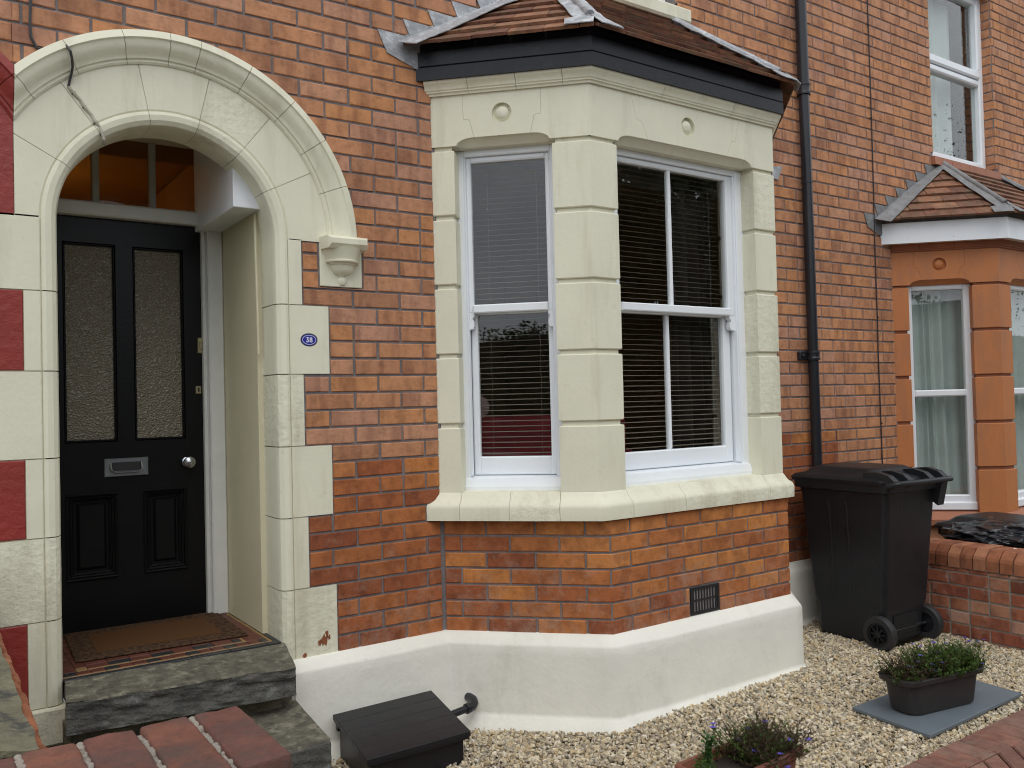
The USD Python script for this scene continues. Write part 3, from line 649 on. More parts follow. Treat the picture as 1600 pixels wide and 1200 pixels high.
# ================================================================ BAY WINDOWS
def bay(h, A, cl, fw, dz, kind):
    stone, rough = ('cream_paint', 'cream_rough') if kind == 'sash' else ('terracotta', 'terracotta')
    A = np.array(A, float); u = np.array([.70248, -.71170]); B = A+u*cl; C = B+[fw, 0]; D = np.array([C[0]+(-B[1])*u[0]/-u[1], 0.]); D = C+np.array([u[0], -u[1]])*(abs(C[1])/abs(u[1]))
    path = Path([A, B, C, D]); path.wall = 0.
    fc = Frame(A, u); ff = Frame(B, (1, 0)); fd = Frame(C, D-C)
    zb, zt, zf, zc = -.56+dz, 1.085+dz, 1.327+dz, 1.388+dz
    oc = (.111, cl-.1787); of = (.160, fw-.169)           # window openings in the two visible faces
    # --- sill of stones
    sill_prof = [(-.24, -.682+dz), (.052, -.682+dz), (.054, -.626+dz), (.046, -.606+dz), (.022, -.588+dz), (.008, -.566+dz), (.0, -.556+dz), (-.24, -.545+dz)]
    t1 = path.t
    if kind == 'sash':
        cutsill = [0, .111, .345, .58, t1[1]+.158, t1[1]+.50, t1[1]+1.125, t1[2]+.14, t1[3]]
        sill = put('bay_sill', path.sweep([(-.22, -.67+dz), (.035, -.67+dz), (.0, -.575+dz), (-.22, -.56+dz)], wall_ends=True), 'cream_joint', h)
        for i, (a, b) in enumerate(zip(cutsill[:-1], cutsill[1:])):
            vf = path.sweep(sill_prof, a+(.001 if i else -.048), b-.001, step=.03, wob=.012 if i in (2, 4, 5, 6) else .004)
            put('sill_stone', vf, rough if i in (2, 5, 6) else stone, sill, smooth=35)
    else:
        sill = put('bay_sill', path.sweep([(-.24, -.64+dz), (.05, -.64+dz), (.052, -.60+dz), (.0, -.556+dz), (-.24, -.545+dz)], wall_ends=True), 'terracotta_sill', h)
    # --- pilasters of rusticated blocks
    inn = -.20
    plans = [Polygon([A-u*.02, A+u*.111, A+u*.111+fc.n*inn, A-u*.02+fc.n*inn]),
             Polygon([A+u*oc[1], B, B+[of[0], 0], B+[of[0], -inn], path.at(t1[1], inn), A+u*oc[1]+fc.n*inn]),
             Polygon([B+[of[1], 0], C, C+(D-C)/np.linalg.norm(D-C)*.18, C+(D-C)/np.linalg.norm(D-C)*.18+fd.n*inn, path.at(t1[2], inn), B+[of[1], -inn]]),
             Polygon([D-(D-C)/np.linalg.norm(D-C)*.11, D, D+fd.n*inn, D-(D-C)/np.linalg.norm(D-C)*.11+fd.n*inn])]
    bh = (zt-zb)/5
    for pi, pl in enumerate(plans):
        pil = put('pilaster', prism(pl.buffer(-.013, join_style=2), zb-.01, zt+.01), stone if kind == 'sash' else 'terracotta_dark', h)
        for k in range(5):
            r_ = kind == 'sash' and ((pi == 2 and k in (1, 4)) or (pi == 2 and k == 2))
            put('stone_block', prism(pl, zb+k*bh+.001, zb+(k+1)*bh-.021+(rng.random()-.5)*.004, .004), rough if r_ else stone, pil)
    # --- lintel band with joggled stones, cut-up soffits and roundels
    band = put('lintel', path.sweep([(-.24, zt), (-.05, zt), (-.05, zf), (-.24, zf)]), stone, h)
    for fr, (o0, o1), L in ((fc, oc, cl), (ff, of, fw)):
        mid = (o0+o1)/2; hw = (o1-o0)/2; a0, a1 = o0+.012, o1-.012; cw = .085; ch = .034
        th = np.linspace(0, math.pi/2, 9)
        left = [(a0+cw*(1-math.cos(t)), zt+ch*math.sin(t)) for t in th]; right = [(a1-cw*(1-math.cos(t)), zt+ch*math.sin(t)) for t in th[::-1]]
        outline = Polygon([(0, zt), *left, *right, (L, zt), (L, zf), (0, zf)])
        kt, kb, ks = hw*.80, hw*.53, hw*.66; zm = zt+.118
        key = Polygon([(mid-kb, zt-.01), (mid-ks, zm), (mid-ks-.03, zm+.004), (mid-kt, zf+.01), (mid+kt, zf+.01), (mid+ks+.03, zm+.004), (mid+ks, zm), (mid+kb, zt-.01)])
        zr = zt+.141
        ring = Point(mid, zr).buffer(.047, 24)
        for piece in [p for p in polys(outline.difference(key.buffer(.0012)))]+[outline.intersection(key).difference(ring)]:
            put('lintel_stone', plate(fr, piece, -.052, 0.), stone, band)
        prof = [(0, .0), (.014, -.001), (.026, -.006), (.033, -.014), (.036, -.02), (.047, -.02)]
        lv, lf = lathe([(r, d+.001) for r, d in prof], (0, 0, 0), 24)
        put('roundel', (fr(np.column_stack([lv[:, 0]+mid, lv[:, 2], lv[:, 1]+zr])), lf), stone, band, smooth=50)
        up_ = np.array(left+right)
        rows = []
        for q in np.linspace(0, 1, 7):
            e = 1-math.cos(q*math.pi/2); g = math.sin(q*math.pi/2)
            rows.append(fr(np.column_stack([up_[:, 0]+(mid-up_[:, 0])*.02*q, np.full(len(up_), -.05*q), zt+(up_[:, 1]-zt)*(1-q**1.8)])))
        mb = MB()
        for r0, r1 in zip(rows[:-1], rows[1:]): mb.add(*strip(r0, r1))
        mb.put('hollow_moulding', stone, band, smooth=40)
    # --- cornice, fascia, ceiling
    CP = [(-.05, zf-.001), (.010, zf-.001), (.012, zf+.008), (.020, zf+.012), (.020, zf+.018), (.026, zf+.022), (.030, zf+.034), (.038, zf+.044), (.046, zf+.050), (.048, zc+.001), (-.05, zc+.001)]
    cor = put('cornice', path.sweep([(-.05, zf), (.008, zf+.002), (.03, zc), (-.05, zc)], wall_ends=True), 'cream_joint' if kind == 'sash' else 'terracotta_dark', h)
    ct = [-.02, .19, .42, .64, t1[1]+.45, t1[1]+.95, t1[2]+.15, t1[3]+.02] if kind == 'sash' else [0, .19, .42, t1[1]+.2, t1[1]+.7, t1[2]+.15, t1[3]]
    for a, b in zip(ct[:-1], ct[1:]): put('cornice_stone', path.sweep(CP, a+.0012, b-.0012), stone if kind == 'sash' else 'terracotta_dark', cor, smooth=30)
    e = .059 if kind == 'sash' else .092
    ze = zc+.135
    if kind == 'sash':
        fas = put('fascia', path.sweep([(-.02, zc+.002), (e-.012, zc+.002), (e-.012, ze+.01), (-.02, ze+.01)], wall_ends=True), 'fascia_black', h)
        put('fascia_board', path.sweep([(e-.012, zc), (e, zc), (e, zc+.060), (e-.003, zc+.064), (e-.012, zc+.064)], wall_ends=True), 'fascia_black', fas)
        put('fascia_board', path.sweep([(e-.012, zc+.0665), (e-.004, zc+.0665), (e-.002, zc+.069), (e-.002, ze), (e-.012, ze)], wall_ends=True), 'fascia_black', fas)
    else:
        fas = put('fascia', path.sweep([(-.02, zc-.012), (e, zc-.012), (e, ze), (-.02, ze)], wall_ends=True), 'upvc', h)
        for i, t in enumerate([.10, .40, cl-.03]):
            for zq in (zc+.02, zc+.10):
                c = path.at(min(t, cl-.01), e+.0005); put('fixing_cap', ball((c[0], c[1], zq), .004, 1), 'enamel_white', fas)
    put('bay_ceiling', prism(Polygon([A+[.05, 0], B+[.05, .08], C+[-.05, .08], D-[.05, 0], D+[-.3, .3], A+[.3, .3]]), zf-.06, zf+.02), 'room_wall', h)
    # --- roof
    eo = e+.038; tp = .80; cosp = 1/math.sqrt(1+tp*tp); sinp = tp*cosp
    E1, E2 = path.at(t1[1], eo), path.at(t1[2], eo)
    def wallhit(pnt, d): return pnt+d*(-pnt[1]/d[1])
    E0 = wallhit(E1, u); E3 = wallhit(E2, D-C)
    m1 = path.at(t1[1], 1.)-path.p[1]; m2 = path.at(t1[2], 1.)-path.p[2]
    l1 = E1[1]/m1[1]; T1 = E1-l1*m1; T2 = E2-(E2[1]/m2[1])*m2; zr = ze+tp*l1
    P3 = lambda p, z: np.array([p[0], p[1], z])
    I = [path.at(t1[1], e-.012), path.at(t1[2], e-.012)]; I = [wallhit(I[0], u), *I, wallhit(I[1], D-C)]; dzz = tp*(eo-e+.012)
    deck = hull([P3(q_, ze-.02) for q_ in I]+[P3(q_, ze+dzz) for q_ in I]+[P3(T1, zr), P3(T2, zr)])
    roof = put('bay_roof', deck, 'lead_dull' if kind != 'sash' else 'fascia_black', h)
    faces = []
    for Ea, Eb, Tb, Ta in ((E0, E1, T1, T1), (E1, E2, T2, T1), (E2, E3, T2, T2)):
        uu = (Eb-Ea)/np.linalg.norm(Eb-Ea); nn = np.array([uu[1], -uu[0]])
        def S(p, Ea=Ea, uu=uu, nn=nn): return ((p-Ea)@uu, -((p-Ea)@nn)/cosp)
        poly = Polygon([S(Ea), S(Eb), S(Tb)]+([S(Ta)] if Ta is not Tb else []))
        def W3(s, q, hgt, Ea=Ea, uu=uu, nn=nn):
            s, q, hgt = np.asarray(s), np.asarray(q), np.asarray(hgt)
            xy = Ea+s[:, None]*uu-(q*cosp-hgt*sinp)[:, None]*nn; return np.column_stack([xy, ze+q*sinp+hgt*cosp])
        faces.append((poly, W3))
    ga, tw = .114, .166
    for fi, (poly, W3) in enumerate(faces):
        smax = poly.bounds[2]; rowi = 0; q0 = -.012
        while q0 < poly.bounds[3]:
            s = -tw*(.5 if rowi % 2 else 0.)+(rng.random()-.5)*.01
            while s < smax:
                j = (rng.random()-.5)*.006; rect = sbox(s+.0015, q0+j, s+tw-.0015, q0+ga+.04)
                grow = affinity.translate(poly, 0, 0).union(sbox(poly.bounds[0] if fi == 1 else 0.02, -.03, smax, .001))
                it = rect.intersection(grow)
                for p in polys(it):
                    if p.area < .0006: continue
                    m = trimesh.creation.extrude_polygon(p, .015, engine='earcut'); v = np.array(m.vertices); tl = (rng.random()-.5)*.004
                    hh = .004+v[:, 2]+.021*(1-(v[:, 1]-q0)/(ga+.04))+tl
                    if kind != 'sash' and fi > 1: continue
                    put('roof_tile', (W3(v[:, 0], v[:, 1], hh), m.faces), 'roof_tile', roof, tint=rng.random()*(.75 if fi == 1 else 1.))
                s += tw
            q0 += ga; rowi += 1
    # leadwork: rolls on the hips, wings beside them, a strip against the wall, stepped flashing
    lead = 'lead' if kind == 'sash' else 'lead_dull'
    def strip3(poly_pts, W3, hgt, name='lead_sheet', th=.004):
        p = Polygon(poly_pts); m = trimesh.creation.extrude_polygon(p, th, engine='earcut'); m = m.subdivide_to_size(.06); v = np.array(m.vertices)
        hh = hgt+v[:, 2]+(meshkit.fbm(np.column_stack([v[:, :2]*14, np.zeros(len(v))]), 3, 2)-.5)*.014
        put(name, (W3(v[:, 0], v[:, 1], hh), m.faces), lead, roof, smooth=40)
    for (Ex, Tx, fa, fb) in ((E1, T1, 0, 1), (E2, T2, 1, 2)):
        a, b = P3(Ex, ze), P3(Tx, zr); ax = b-a
        nrm = np.array([0, 0, .058])
        put('hip_roll', tube([a+ax*.085+nrm, a+ax*.4+nrm, a+ax*.98+nrm], .021, 10), lead, roof, smooth=50)
        for fi in (fa, fb):
            poly, W3 = faces[fi]; smax = poly.bounds[2]
            c = np.array(poly.exterior.coords)[:-1]
            if fi == 0: base, top = c[1], c[2]; sg = -1
            elif fi == 1: (base, top, sg) = (c[0], c[3], 1) if Ex is E1 else (c[1], c[2], -1)
            else: base, top, sg = c[0], c[2], 1
            w = .085
            strip3([base+(0, .03), base+(sg*w, .03), top*.93+base*.07+(sg*w*.6, 0), top], W3, .047)
            strip3([base+(0, -.03), base+(sg*.13, -.03), base+(sg*.135, .05), base+(0, .07)], W3, .049, 'lead_saddle')
    poly, W3 = faces[0]; c = np.array(poly.exterior.coords)[:-1]; b0, t0 = c[0], c[2]; dirv = (t0-b0)/np.linalg.norm(t0-b0); nv = np.array([dirv[1], -dirv[0]])
    strip3([b0+(-.01, -.02), b0+nv*.085+(.02, -.02), t0+nv*.05-dirv*.05, t0], W3, .046)
    if kind == 'sash' or True:
        k0 = math.floor((ze+.075)/G); slope = (zr-ze)/(T1[0]-E0[0]); line = lambda z_: E0[0]+(z_-ze)/slope
        fl = put('stepped_flashing', plate(WALL, Polygon([(E0[0]-.03, ze-.04), (E0[0]+.03, ze-.05), (T1[0]+.02, zr-.03), (T1[0]+.02, zr+.035), (T1[0]-.02, zr+.035), (E0[0]-.07, ze+.03)]), .006, .0095), lead, h)
        i_ = 0; zz = k0*G
        while zz < zr+.10:
            xl = line(zz)
            tooth = Polygon([(xl-.262, zz), (xl-.262+.158, zz-.004), (xl-.02, zz-.055), (xl+.05, zz-.05), (xl-.06, zz-.15), (xl-.215, zz-.100)])
            tooth = tooth.intersection(sbox(-9, -9, T1[0]+.02, 99))
            if not tooth.is_empty: put('flashing_tooth', plate(WALL, tooth, .008, .0115+.0007*(i_ % 3)), lead, fl)
            zz += G; i_ += 1
        a, b = P3(E0, ze), P3(T1, zr); put('flashing_fold', tube([a+[-.005, -.012, .03], (a+b)/2+[0, -.012, .045], b+[0, -.012, .03]], .012, 6), lead, fl)
    put('apron', merged(hull([P3(T1, zr+.02), P3(T2, zr+.02), P3(T1+[-.02, -.10], zr-.035), P3(T2+[.02, -.10], zr-.035), P3(T1, zr-.05), P3(T2, zr-.05)])), lead, roof)
    return dict(A=A, B=B, C=C, D=D, path=path, fc=fc, ff=ff, oc=oc, of=of, zt=zt, zb=zb, zr=zr, T1=T1, T2=T2, E0=E0)

b1 = bay(house, (.305, 0), .7587, 1.297, 0., 'sash')

# --- brick base of the bay
bp = Path([(.325, 0), (.872, -.566), (2.122, -.566), (2.67, 0)]); bp.wall = 0.
bw = put('bay_wall', bp.sweep([(-.2, -1.62), (-.0, -1.62), (0., -.675), (-.2, -.675)]), 'mortar', house)
rows = []
vent = (bp.t[1]+.498, bp.t[1]+.700, -1.196, -1.0655)
for r in range(-16, -8):
    z0, z1 = r*G+.0045, min((r+1)*G-.0045, -.684)
    t = .085 if r % 2 else .205
    t = t-SP
    while t < bp.t[3]:
        a, b = max(t+.0045, .004), min(t+SP-.0045, bp.t[3])
        t += SP
        if b-a < .02: continue
        segs = [(a, b)]
        if z0 < vent[3]-.01 and b > vent[0] and a < vent[1]: segs = [(a, vent[0]-.006), (vent[1]+.006, b)]
        for a_, b_ in segs:
            if b_-a_ > .02: rows.append((bp.brick(a_, b_, z0, z1, .006), .25+.6*rng.random() if b_ > .5 and z0 > -1.1 else rng.random()*.7))
for vf, t in rows: put('brick', vf, 'brick_lower', bw, tint=t)
vf_ = Frame(bp.p[1], (1, 0)); v0, v1, vz0, vz1 = vent[0]-bp.t[1], vent[1]-bp.t[1], vent[2], vent[3]
vn = put('air_vent', merged(plate(vf_, sbox(v0, vz0, v1, vz1).difference(sbox(v0+.014, vz0+.012, v1-.014, vz1-.012)), -.03, .007), cbox(vf_, v0+.014, v1-.014, -.03, .003, (vz0+vz1)/2-.005, (vz0+vz1)/2+.005, .001)), 'vent_iron', house)
put('vent_back', cbox(vf_, v0, v1, -.05, -.03, vz0, vz1, .0), 'dark_hole', vn)
for i in range(9):
    xx = v0+.022+i*(v1-v0-.044)/8; put('vent_bar', cbox(vf_, xx-.0045, xx+.0045, -.03, .004, vz0+.012, vz1-.012, .002), 'vent_iron', vn)

# --- white plinth along wall and bay
pp = Path([(-.437, 0), (.325, 0), (.872, -.566), (2.122, -.566), (2.67, 0), (3.39, 0)])
PPROF = [(-.02, -1.202), (.008, -1.203), (.020, -1.212), (.050, -1.246), (.058, -1.258), (.060, -1.30), (.063, -1.555), (.070, -1.572), (.098, -1.602), (.112, -1.64), (-.02, -1.64)]
v, f = pp.sweep(PPROF, step=.045)
k = len(PPROF); wv = meshkit.fbm(v*np.array([2.2, 2.2, 5.]), 3, 4)-.5
loc_u = np.repeat(np.array([0]), len(v))
v[:, 1] -= wv*.016; v[:, 2] += np.where(v[:, 2] < -1.21, (meshkit.fbm(v*np.array([1.7, 1.7, .1]), 3, 9)-.5)*.022, 0)
plinth = put('plinth', (v, f), 'plinth_paint', house, smooth=50)

# ---------------------------------------------------------------- sash windows
def sash_window(h, fr, o0, o1, lining, stile, bars, label):
    zb, zt = -.556, 1.085; m = MB(); D0 = -.088
    m.add(*cbox(fr, o0-.015, o0+lining, -.20, D0, zb, zt, .004)); m.add(*cbox(fr, o1-lining, o1+.015, -.20, D0, zb, zt, .004))
    m.add(*cbox(fr, o0+lining, o1-lining, -.20, D0-.002, zt-.03, zt+.004, .004))
    m.add(*cbox(fr, o0+lining, o0+lining+.008, -.13, D0-.008, zb+.07, zt-.03, .003)); m.add(*cbox(fr, o1-lining-.008, o1-lining, -.13, D0-.008, zb+.07, zt-.03, .003))
    w = put('sash_window', m.get(), 'white_gloss', h, label=label)
    s0, s1 = o0+lining+.006, o1-lining-.006; g0, g1 = o0+lining+stile, o1-lining-stile
    # lower sill of the frame, sloping
    pr = np.array([(-.20, zb-.0), (-.066, zb), (-.064, zb+.020), (-.075, zb+.058), (-.20, zb+.072)])
    v = np.array([[s, d, z] for s in (o0+.001, o1-.001) for d, z in pr]); n = 5; f = [[0, 1, 4], [1, 3, 4], [1, 2, 3], [5, 9, 6], [6, 9, 8], [6, 8, 7]]
    for i in range(n): a, b = i, (i+1) % n; f += [[a, b, b+n], [a, b+n, a+n]]
    put('window_sill', (fr(v), np.array(f)), 'white_gloss', w)
    # upper sash
    us = MB(); d1, d0 = -.108, -.142
    us.add(*cbox(fr, s0, g0, d0, d1, .297, 1.056, .006)); us.add(*cbox(fr, g1, s1, d0, d1, .297, 1.056, .006)); us.add(*cbox(fr, g0, g1, d0, d1, 1.028, 1.056, .006)); us.add(*cbox(fr, g0, g1, d0, d1+.014, .297, .337, .005))
    for sx, sg in ((s0, 1), (s1, -1)):      # sash horns
        hw = stile*.9
        P = Polygon([(sx, .30), (sx+sg*hw, .30), (sx+sg*hw, .285), (sx+sg*hw*.62, .272), (sx+sg*hw*.9, .255), (sx+sg*hw*.95, .238), (sx+sg*hw*.7, .222), (sx, .218)]).buffer(0)
        us.add(*plate(fr, P, d0+.004, d1-.001))
    us.put('upper_sash', 'white_gloss', w)
    ls = MB(); e1, e0 = -.146, -.182
    ls.add(*cbox(fr, s0, g0+.008, e0, e1, -.486, .33, .006)); ls.add(*cbox(fr, g1-.008, s1, e0, e1, -.486, .33, .006)); ls.add(*cbox(fr, g0+.008, g1-.008, e0, e1, -.486, -.398, .006)); ls.add(*cbox(fr, g0+.008, g1-.008, e0, e1, .292, .33, .005))
    ls.put('lower_sash', 'white_gloss', w)
    for bx in bars:
        put('glazing_bar', cbox(fr, bx-.0105, bx+.0105, d0+.004, d1-.004, .337, 1.028, .006), 'white_gloss', w)
        put('glazing_bar', cbox(fr, bx-.0105, bx+.0105, e0+.004, e1-.004, -.398, .292, .006), 'white_gloss', w)
    put('pane', cbox(fr, g0-.004, g1+.004, -.129, -.126, .33, 1.034, 0.), 'pane_glass', w); put('pane', cbox(fr, g0+.004, g1-.004, -.168, -.165, -.404, .298, 0.), 'pane_glass', w)
    return w, g0, g1
oc, of = b1['oc'], b1['of']
sash_window(house, b1['fc'], *oc, .022, .030, [], 'narrow white sash window on the slanting side of the bay')
sash_window(house, b1['ff'], *of, .045, .052, [.615], 'wide white sash window with a central glazing bar')
put('sash_lock', merged(cbox(b1['ff'], .53, .575, -.19, -.15, .33, .342, .002), cbox(b1['ff'], .54, .548, -.18, -.165, .342, .36, .002), cbox(b1['ff'], .557, .565, -.18, -.165, .342, .36, .002)), 'steel', house)
# window above the bay
F2 = Frame((0, 0), (1, 0))
put('upper_sill', cbox(F2, .905, 2.06, -.16, .055, 2.062, 2.150, .012), 'cream_paint', house)
uw = put('upper_window', merged(cbox(F2, .98, 1.06, -.17, -.09, 2.15, 3.9, .006), cbox(F2, 1.91, 1.99, -.17, -.09, 2.15, 3.9, .006), cbox(F2, 1.06, 1.91, -.17, -.08, 2.15, 2.27, .01)), 'white_gloss', house)
put('pane', cbox(F2, 1.06, 1.91, -.14, -.137, 2.27, 3.9, 0), 'pane_glass', uw)

# --- venetian blinds
def blind(fr, s0, s1, d, zlo, zhi, label):
    c = fr(np.array([(s0+s1)/2, d, zlo])); t = thing('venetian_blind', label, 'blind', tuple(c))
    put('head_rail', cbox(fr, s0, s1, d-.015, d+.015, zhi, zhi+.03, .003), 'blind_slat', t)
    z = zhi-.02
    while z > zlo:
        w = .0125; n = 5; xs = np.linspace(-w, w, n); cam_ = .0022*(1-(xs/w)**2); tl = -xs*.12
        A_ = np.array([[s0, d+x, z+c_+tt] for x, c_, tt in zip(xs, cam_, tl)]); B_ = A_+[s1-s0, 0, 0]
        v, f = strip(fr(A_), fr(B_)); v2, f2 = strip(fr(A_+[0, 0, -.0006]), fr(B_+[0, 0, -.0006]))
        put('slat', merged((v, f), (v2, f2)), 'blind_slat', t); z -= .0262
    for s in (s0+.075, s1-.075): put('cord', tube(fr(np.array([[s, d+.014, zlo], [s, d+.014, (zlo+zhi)/2], [s, d+.014, zhi]])), .0008, 4), 'blind_slat', t)
    put('bottom_rail', cbox(fr, s0, s1, d-.012, d+.012, zlo-.02, zlo, .002), 'blind_slat', t)
blind(b1['fc'], oc[0]+.04, oc[1]-.035, -.215, -.42, 1.05, 'narrow venetian blind behind the slanting left sash window')
blind(b1['ff'], of[0]+.06, of[1]-.06, -.215, -.42, 1.05, 'wide venetian blind behind the two-column front sash window')

# --- the room behind the bay
rm = MB()
for w in ((-.25, 3.15, 3.6, 3.65, -1.1, 1.4), (-.3, -.25, .19, 3.6, -1.1, 1.4), (3.15, 3.2, .19, 3.6, -1.1, 1.4), (-.25, 3.15, .19, 3.6, 1.36, 1.4), (-.25, .45, .185, .2, -1.1, 1.4), (2.55, 3.15, .185, .2, -1.1, 1.4)): rm.add(*wbox(*w, 0))
rm.put('front_room', 'room_wall', house)
put('room_floor', wbox(-.25, 3.15, .19, 3.6, -1.14, -1.1, 0), 'room_floor', house)
put('window_board', prism(Polygon([(.45, .0), (.92, -.40), (2.06, -.40), (2.53, 0), (2.4, .2), (.6, .2)]), -1.1, -.58), 'white_old', house)
sf = thing('sofa', 'dark red sofa seen through the narrow bay window', 'sofa', (1.0, 1.1, -1.1))
def rbox(x0, x1, y0, y1, z0, z1, r): 
    return hull([c for x in (x0+r, x1-r) for y in (y0+r, y1-r) for z in (z0+r, z1-r) for c in (np.array(trimesh.creation.icosphere(1, r).vertices)+[x, y, z])])
put('seat', rbox(.55, 2.1, .75, 1.6, -1.1, -.62, .06), 'sofa_red', sf); put('backrest', rbox(.55, 2.1, .62, .85, -1.05, -.22, .08), 'sofa_red', sf); put('arm', rbox(.45, .68, .65, 1.6, -1.1, -.45, .07), 'sofa_red', sf); put('arm', rbox(2.0, 2.2, .65, 1.6, -1.1, -.45, .07), 'sofa_red', sf)
cu = thing('cushion', 'pale cushion lying on the red sofa behind the blind', 'cushion', (.8, .75, -.3)); put('cover', ball((.86, .70, -.16), 1, 2, (.19, .09, .10)), 'cushion_pale', cu, smooth=60)
cu = thing('curtain', 'dark curtain hanging at the right of the wide sash window', 'curtain', (2.0, -.2, -.6))
def curtain_mesh(fr, s0, s1, d, z0, z1, waves, amp, n=90):
    s = np.linspace(s0, s1, n); ph = np.linspace(0, waves*2*np.pi, n); dd = d+amp*np.sin(ph+1.3*np.sin(ph*.37))
    zz = np.linspace(z0, z1, 6); g = [fr(np.column_stack([s+.012*np.sin(z*2+s*9)*(z1-z)/(z1-z0), d+(dd-d)*(1.2-.4*(z-z0)/(z1-z0)), np.full(n, z)])) for z in zz]
    m = MB()
    for a, b in zip(g[:-1], g[1:]): m.add(*strip(a, b))
    return m.get()
put('drape', curtain_mesh(b1['ff'], .78, 1.12, -.30, -.56, 1.08, 4, .03), 'curtain_dark', cu, smooth=60)
dl = thing('ceiling_lamp', 'tiny bright lamp deep in the room behind the narrow sash', 'lamp', (1.4, 2.4, 1.1)); put('bulb', ball((1.36, 1.9, .93), .012), 'lamp_dot', dl); put('flex', tube([(1.36, 1.9, .94), (1.36, 1.9, 1.36)], .002), 'black_pipe', dl)

# ---------------------------------------------------------------- the next house's bay
b2 = bay(nhouse, (4.112, 0), .715, 1.297, NZ, 'upvc')
put('bay_wall', b2['path'].sweep([(-.2, -2.2), (.0, -2.2), (0., -1.09), (-.2, -1.09)]), 'brick_upper', nhouse, tint=.4)
def upvc_window(h, fr, o0, o1, z0, z1, ztr, d, label, fw=.038):
    m = MB()
    m.add(*cbox(fr, o0-.02, o0+fw, d-.06, d, z0, z1, .008)); m.add(*cbox(fr, o1-fw, o1+.02, d-.06, d, z0, z1, .008)); m.add(*cbox(fr, o0+fw, o1-fw, d-.06, d, z1-fw, z1+.01, .008)); m.add(*cbox(fr, o0+fw, o1-fw, d-.06, d, z0+.0, z0+.105, .008)); m.add(*cbox(fr, o0+fw, o1-fw, d-.06, d, ztr-.024, ztr+.024, .008))
    m.add(*cbox(fr, o0-.02, o1+.02, d-.06, d+.02, z0-.004, z0+.055, .008))
    w = put('plastic_window', m.get(), 'upvc', h, label=label)
    for a, b in ((z0+.105, ztr-.024), (ztr+.024, z1-fw)): put('pane', cbox(fr, o0+fw-.004, o1-fw+.004, d-.034, d-.030, a-.004, b+.004, 0), 'pane_glass_new', w)
    return w
oc2, of2 = b2['oc'], b2['of']
upvc_window(nhouse, b2['fc'], *oc2, -.990, .640, -.148, -.07, 'narrow white plastic window on the slanting side of the terracotta bay')
upvc_window(nhouse, b2['ff'], *of2, -.990, .640, -.148, -.07, 'white plastic window on the front of the terracotta bay')
for (fr, (a, b), lab) in ((b2['fc'], oc2, 'pale net curtain in the narrow window of the terracotta bay'), (b2['ff'], of2, 'pale net curtain in the front window of the terracotta bay')):
    c = thing('net_curtain', lab, 'curtain', tuple(fr(np.array([(a+b)/2, -.2, -.98])))); mid = a+(b-a)*.62
    put('drape', curtain_mesh(fr, a-.01, mid, -.19, -.985, .62, 4.5, .022), 'curtain_net', c, smooth=60); put('drape', curtain_mesh(fr, mid-.02, b+.02, -.22, -.985, .62, 2.5, .012), 'curtain_net', c, smooth=60)
put('dark_room', merged(wbox(3.9, 7.6, 1.0, 1.02, -1.2, .8, 0), wbox(3.9, 7.6, .2, 1.02, .68, .7, 0), wbox(3.9, 7.6, .19, 1.02, -1.12, -1.1, 0), wbox(7.6, 7.62, .19, 1.02, -1.2, .8, 0), wbox(3.88, 3.9, .19, 1.02, -1.2, .8, 0)), 'room_dark', nhouse)
F3 = Frame((0, 0), (1, 0)); D = -.078
ns = put('upper_sill', cbox(F3, 4.70, 5.70, -.16, -.02, 1.60, 1.625, .002), 'mortar', nhouse)
for i in range(4):
    a = 4.685+i*.2525; put('sill_tile', hull([F3(np.array(p)) for p in [(a+.002, -.12, 1.688), (a+.25, -.12, 1.688), (a+.002, .035, 1.662), (a+.25, .035, 1.662), (a+.002, .04, 1.600), (a+.25, .04, 1.600), (a+.002, -.12, 1.60), (a+.25, -.12, 1.60)]]), 'terracotta_sill', ns)
m = MB(); ww = .062
m.add(*cbox(F3, 4.70, 4.72+ww, D-.07, D, 1.685, 3.16, .01)); m.add(*cbox(F3, 5.68-ww, 5.70, D-.07, D, 1.685, 3.16, .01)); m.add(*cbox(F3, 4.72+ww, 5.68-ww, D-.07, D, 1.685, 1.755, .01)); m.add(*cbox(F3, 4.72+ww, 5.68-ww, D-.07, D, 3.09, 3.16, .01)); m.add(*cbox(F3, 4.72+ww, 5.68-ww, D-.07, D, 2.405, 2.455, .01)); m.add(*cbox(F3, 4.72+ww, 5.68-ww, D-.07, D+.012, 2.462, 2.53, .012)); m.add(*cbox(F3, 4.72+ww, 4.72+ww+.03, D-.05, D+.008, 2.53, 3.09, .01)); m.add(*cbox(F3, 5.68-ww-.03, 5.68-ww, D-.05, D+.008, 2.53, 3.09, .01))
nw = put('upper_window', m.get(), 'upvc', nhouse, label='white plastic upstairs window above the terracotta bay')
put('pane', cbox(F3, 4.78, 5.62, D-.042, D-.038, 1.75, 2.41, 0), 'pane_glass_new', nw); put('pane', cbox(F3, 4.80, 5.60, D-.042, D-.038, 2.52, 3.10, 0), 'pane_glass_new', nw)
c = thing('net_curtain', 'pale net curtain behind the upstairs window at right', 'curtain', (5.2, .25, 1.7)); put('drape', curtain_mesh(F3, 4.72, 5.52, -.25, 1.69, 3.1, 5, .02), 'curtain_net', c, smooth=60)
put('dark_room', merged(wbox(4.4, 7.2, 1.2, 1.22, 1.4, 3.4, 0), wbox(4.4, 7.2, .19, 1.2, 3.35, 3.4, 0), wbox(7.2, 7.22, .19, 1.2, 1.4, 3.4, 0), wbox(4.38, 4.4, .19, 1.2, 1.4, 3.4, 0), wbox(4.4, 7.2, .19, 1.2, 1.38, 1.4, 0)), 'room_dark', nhouse)

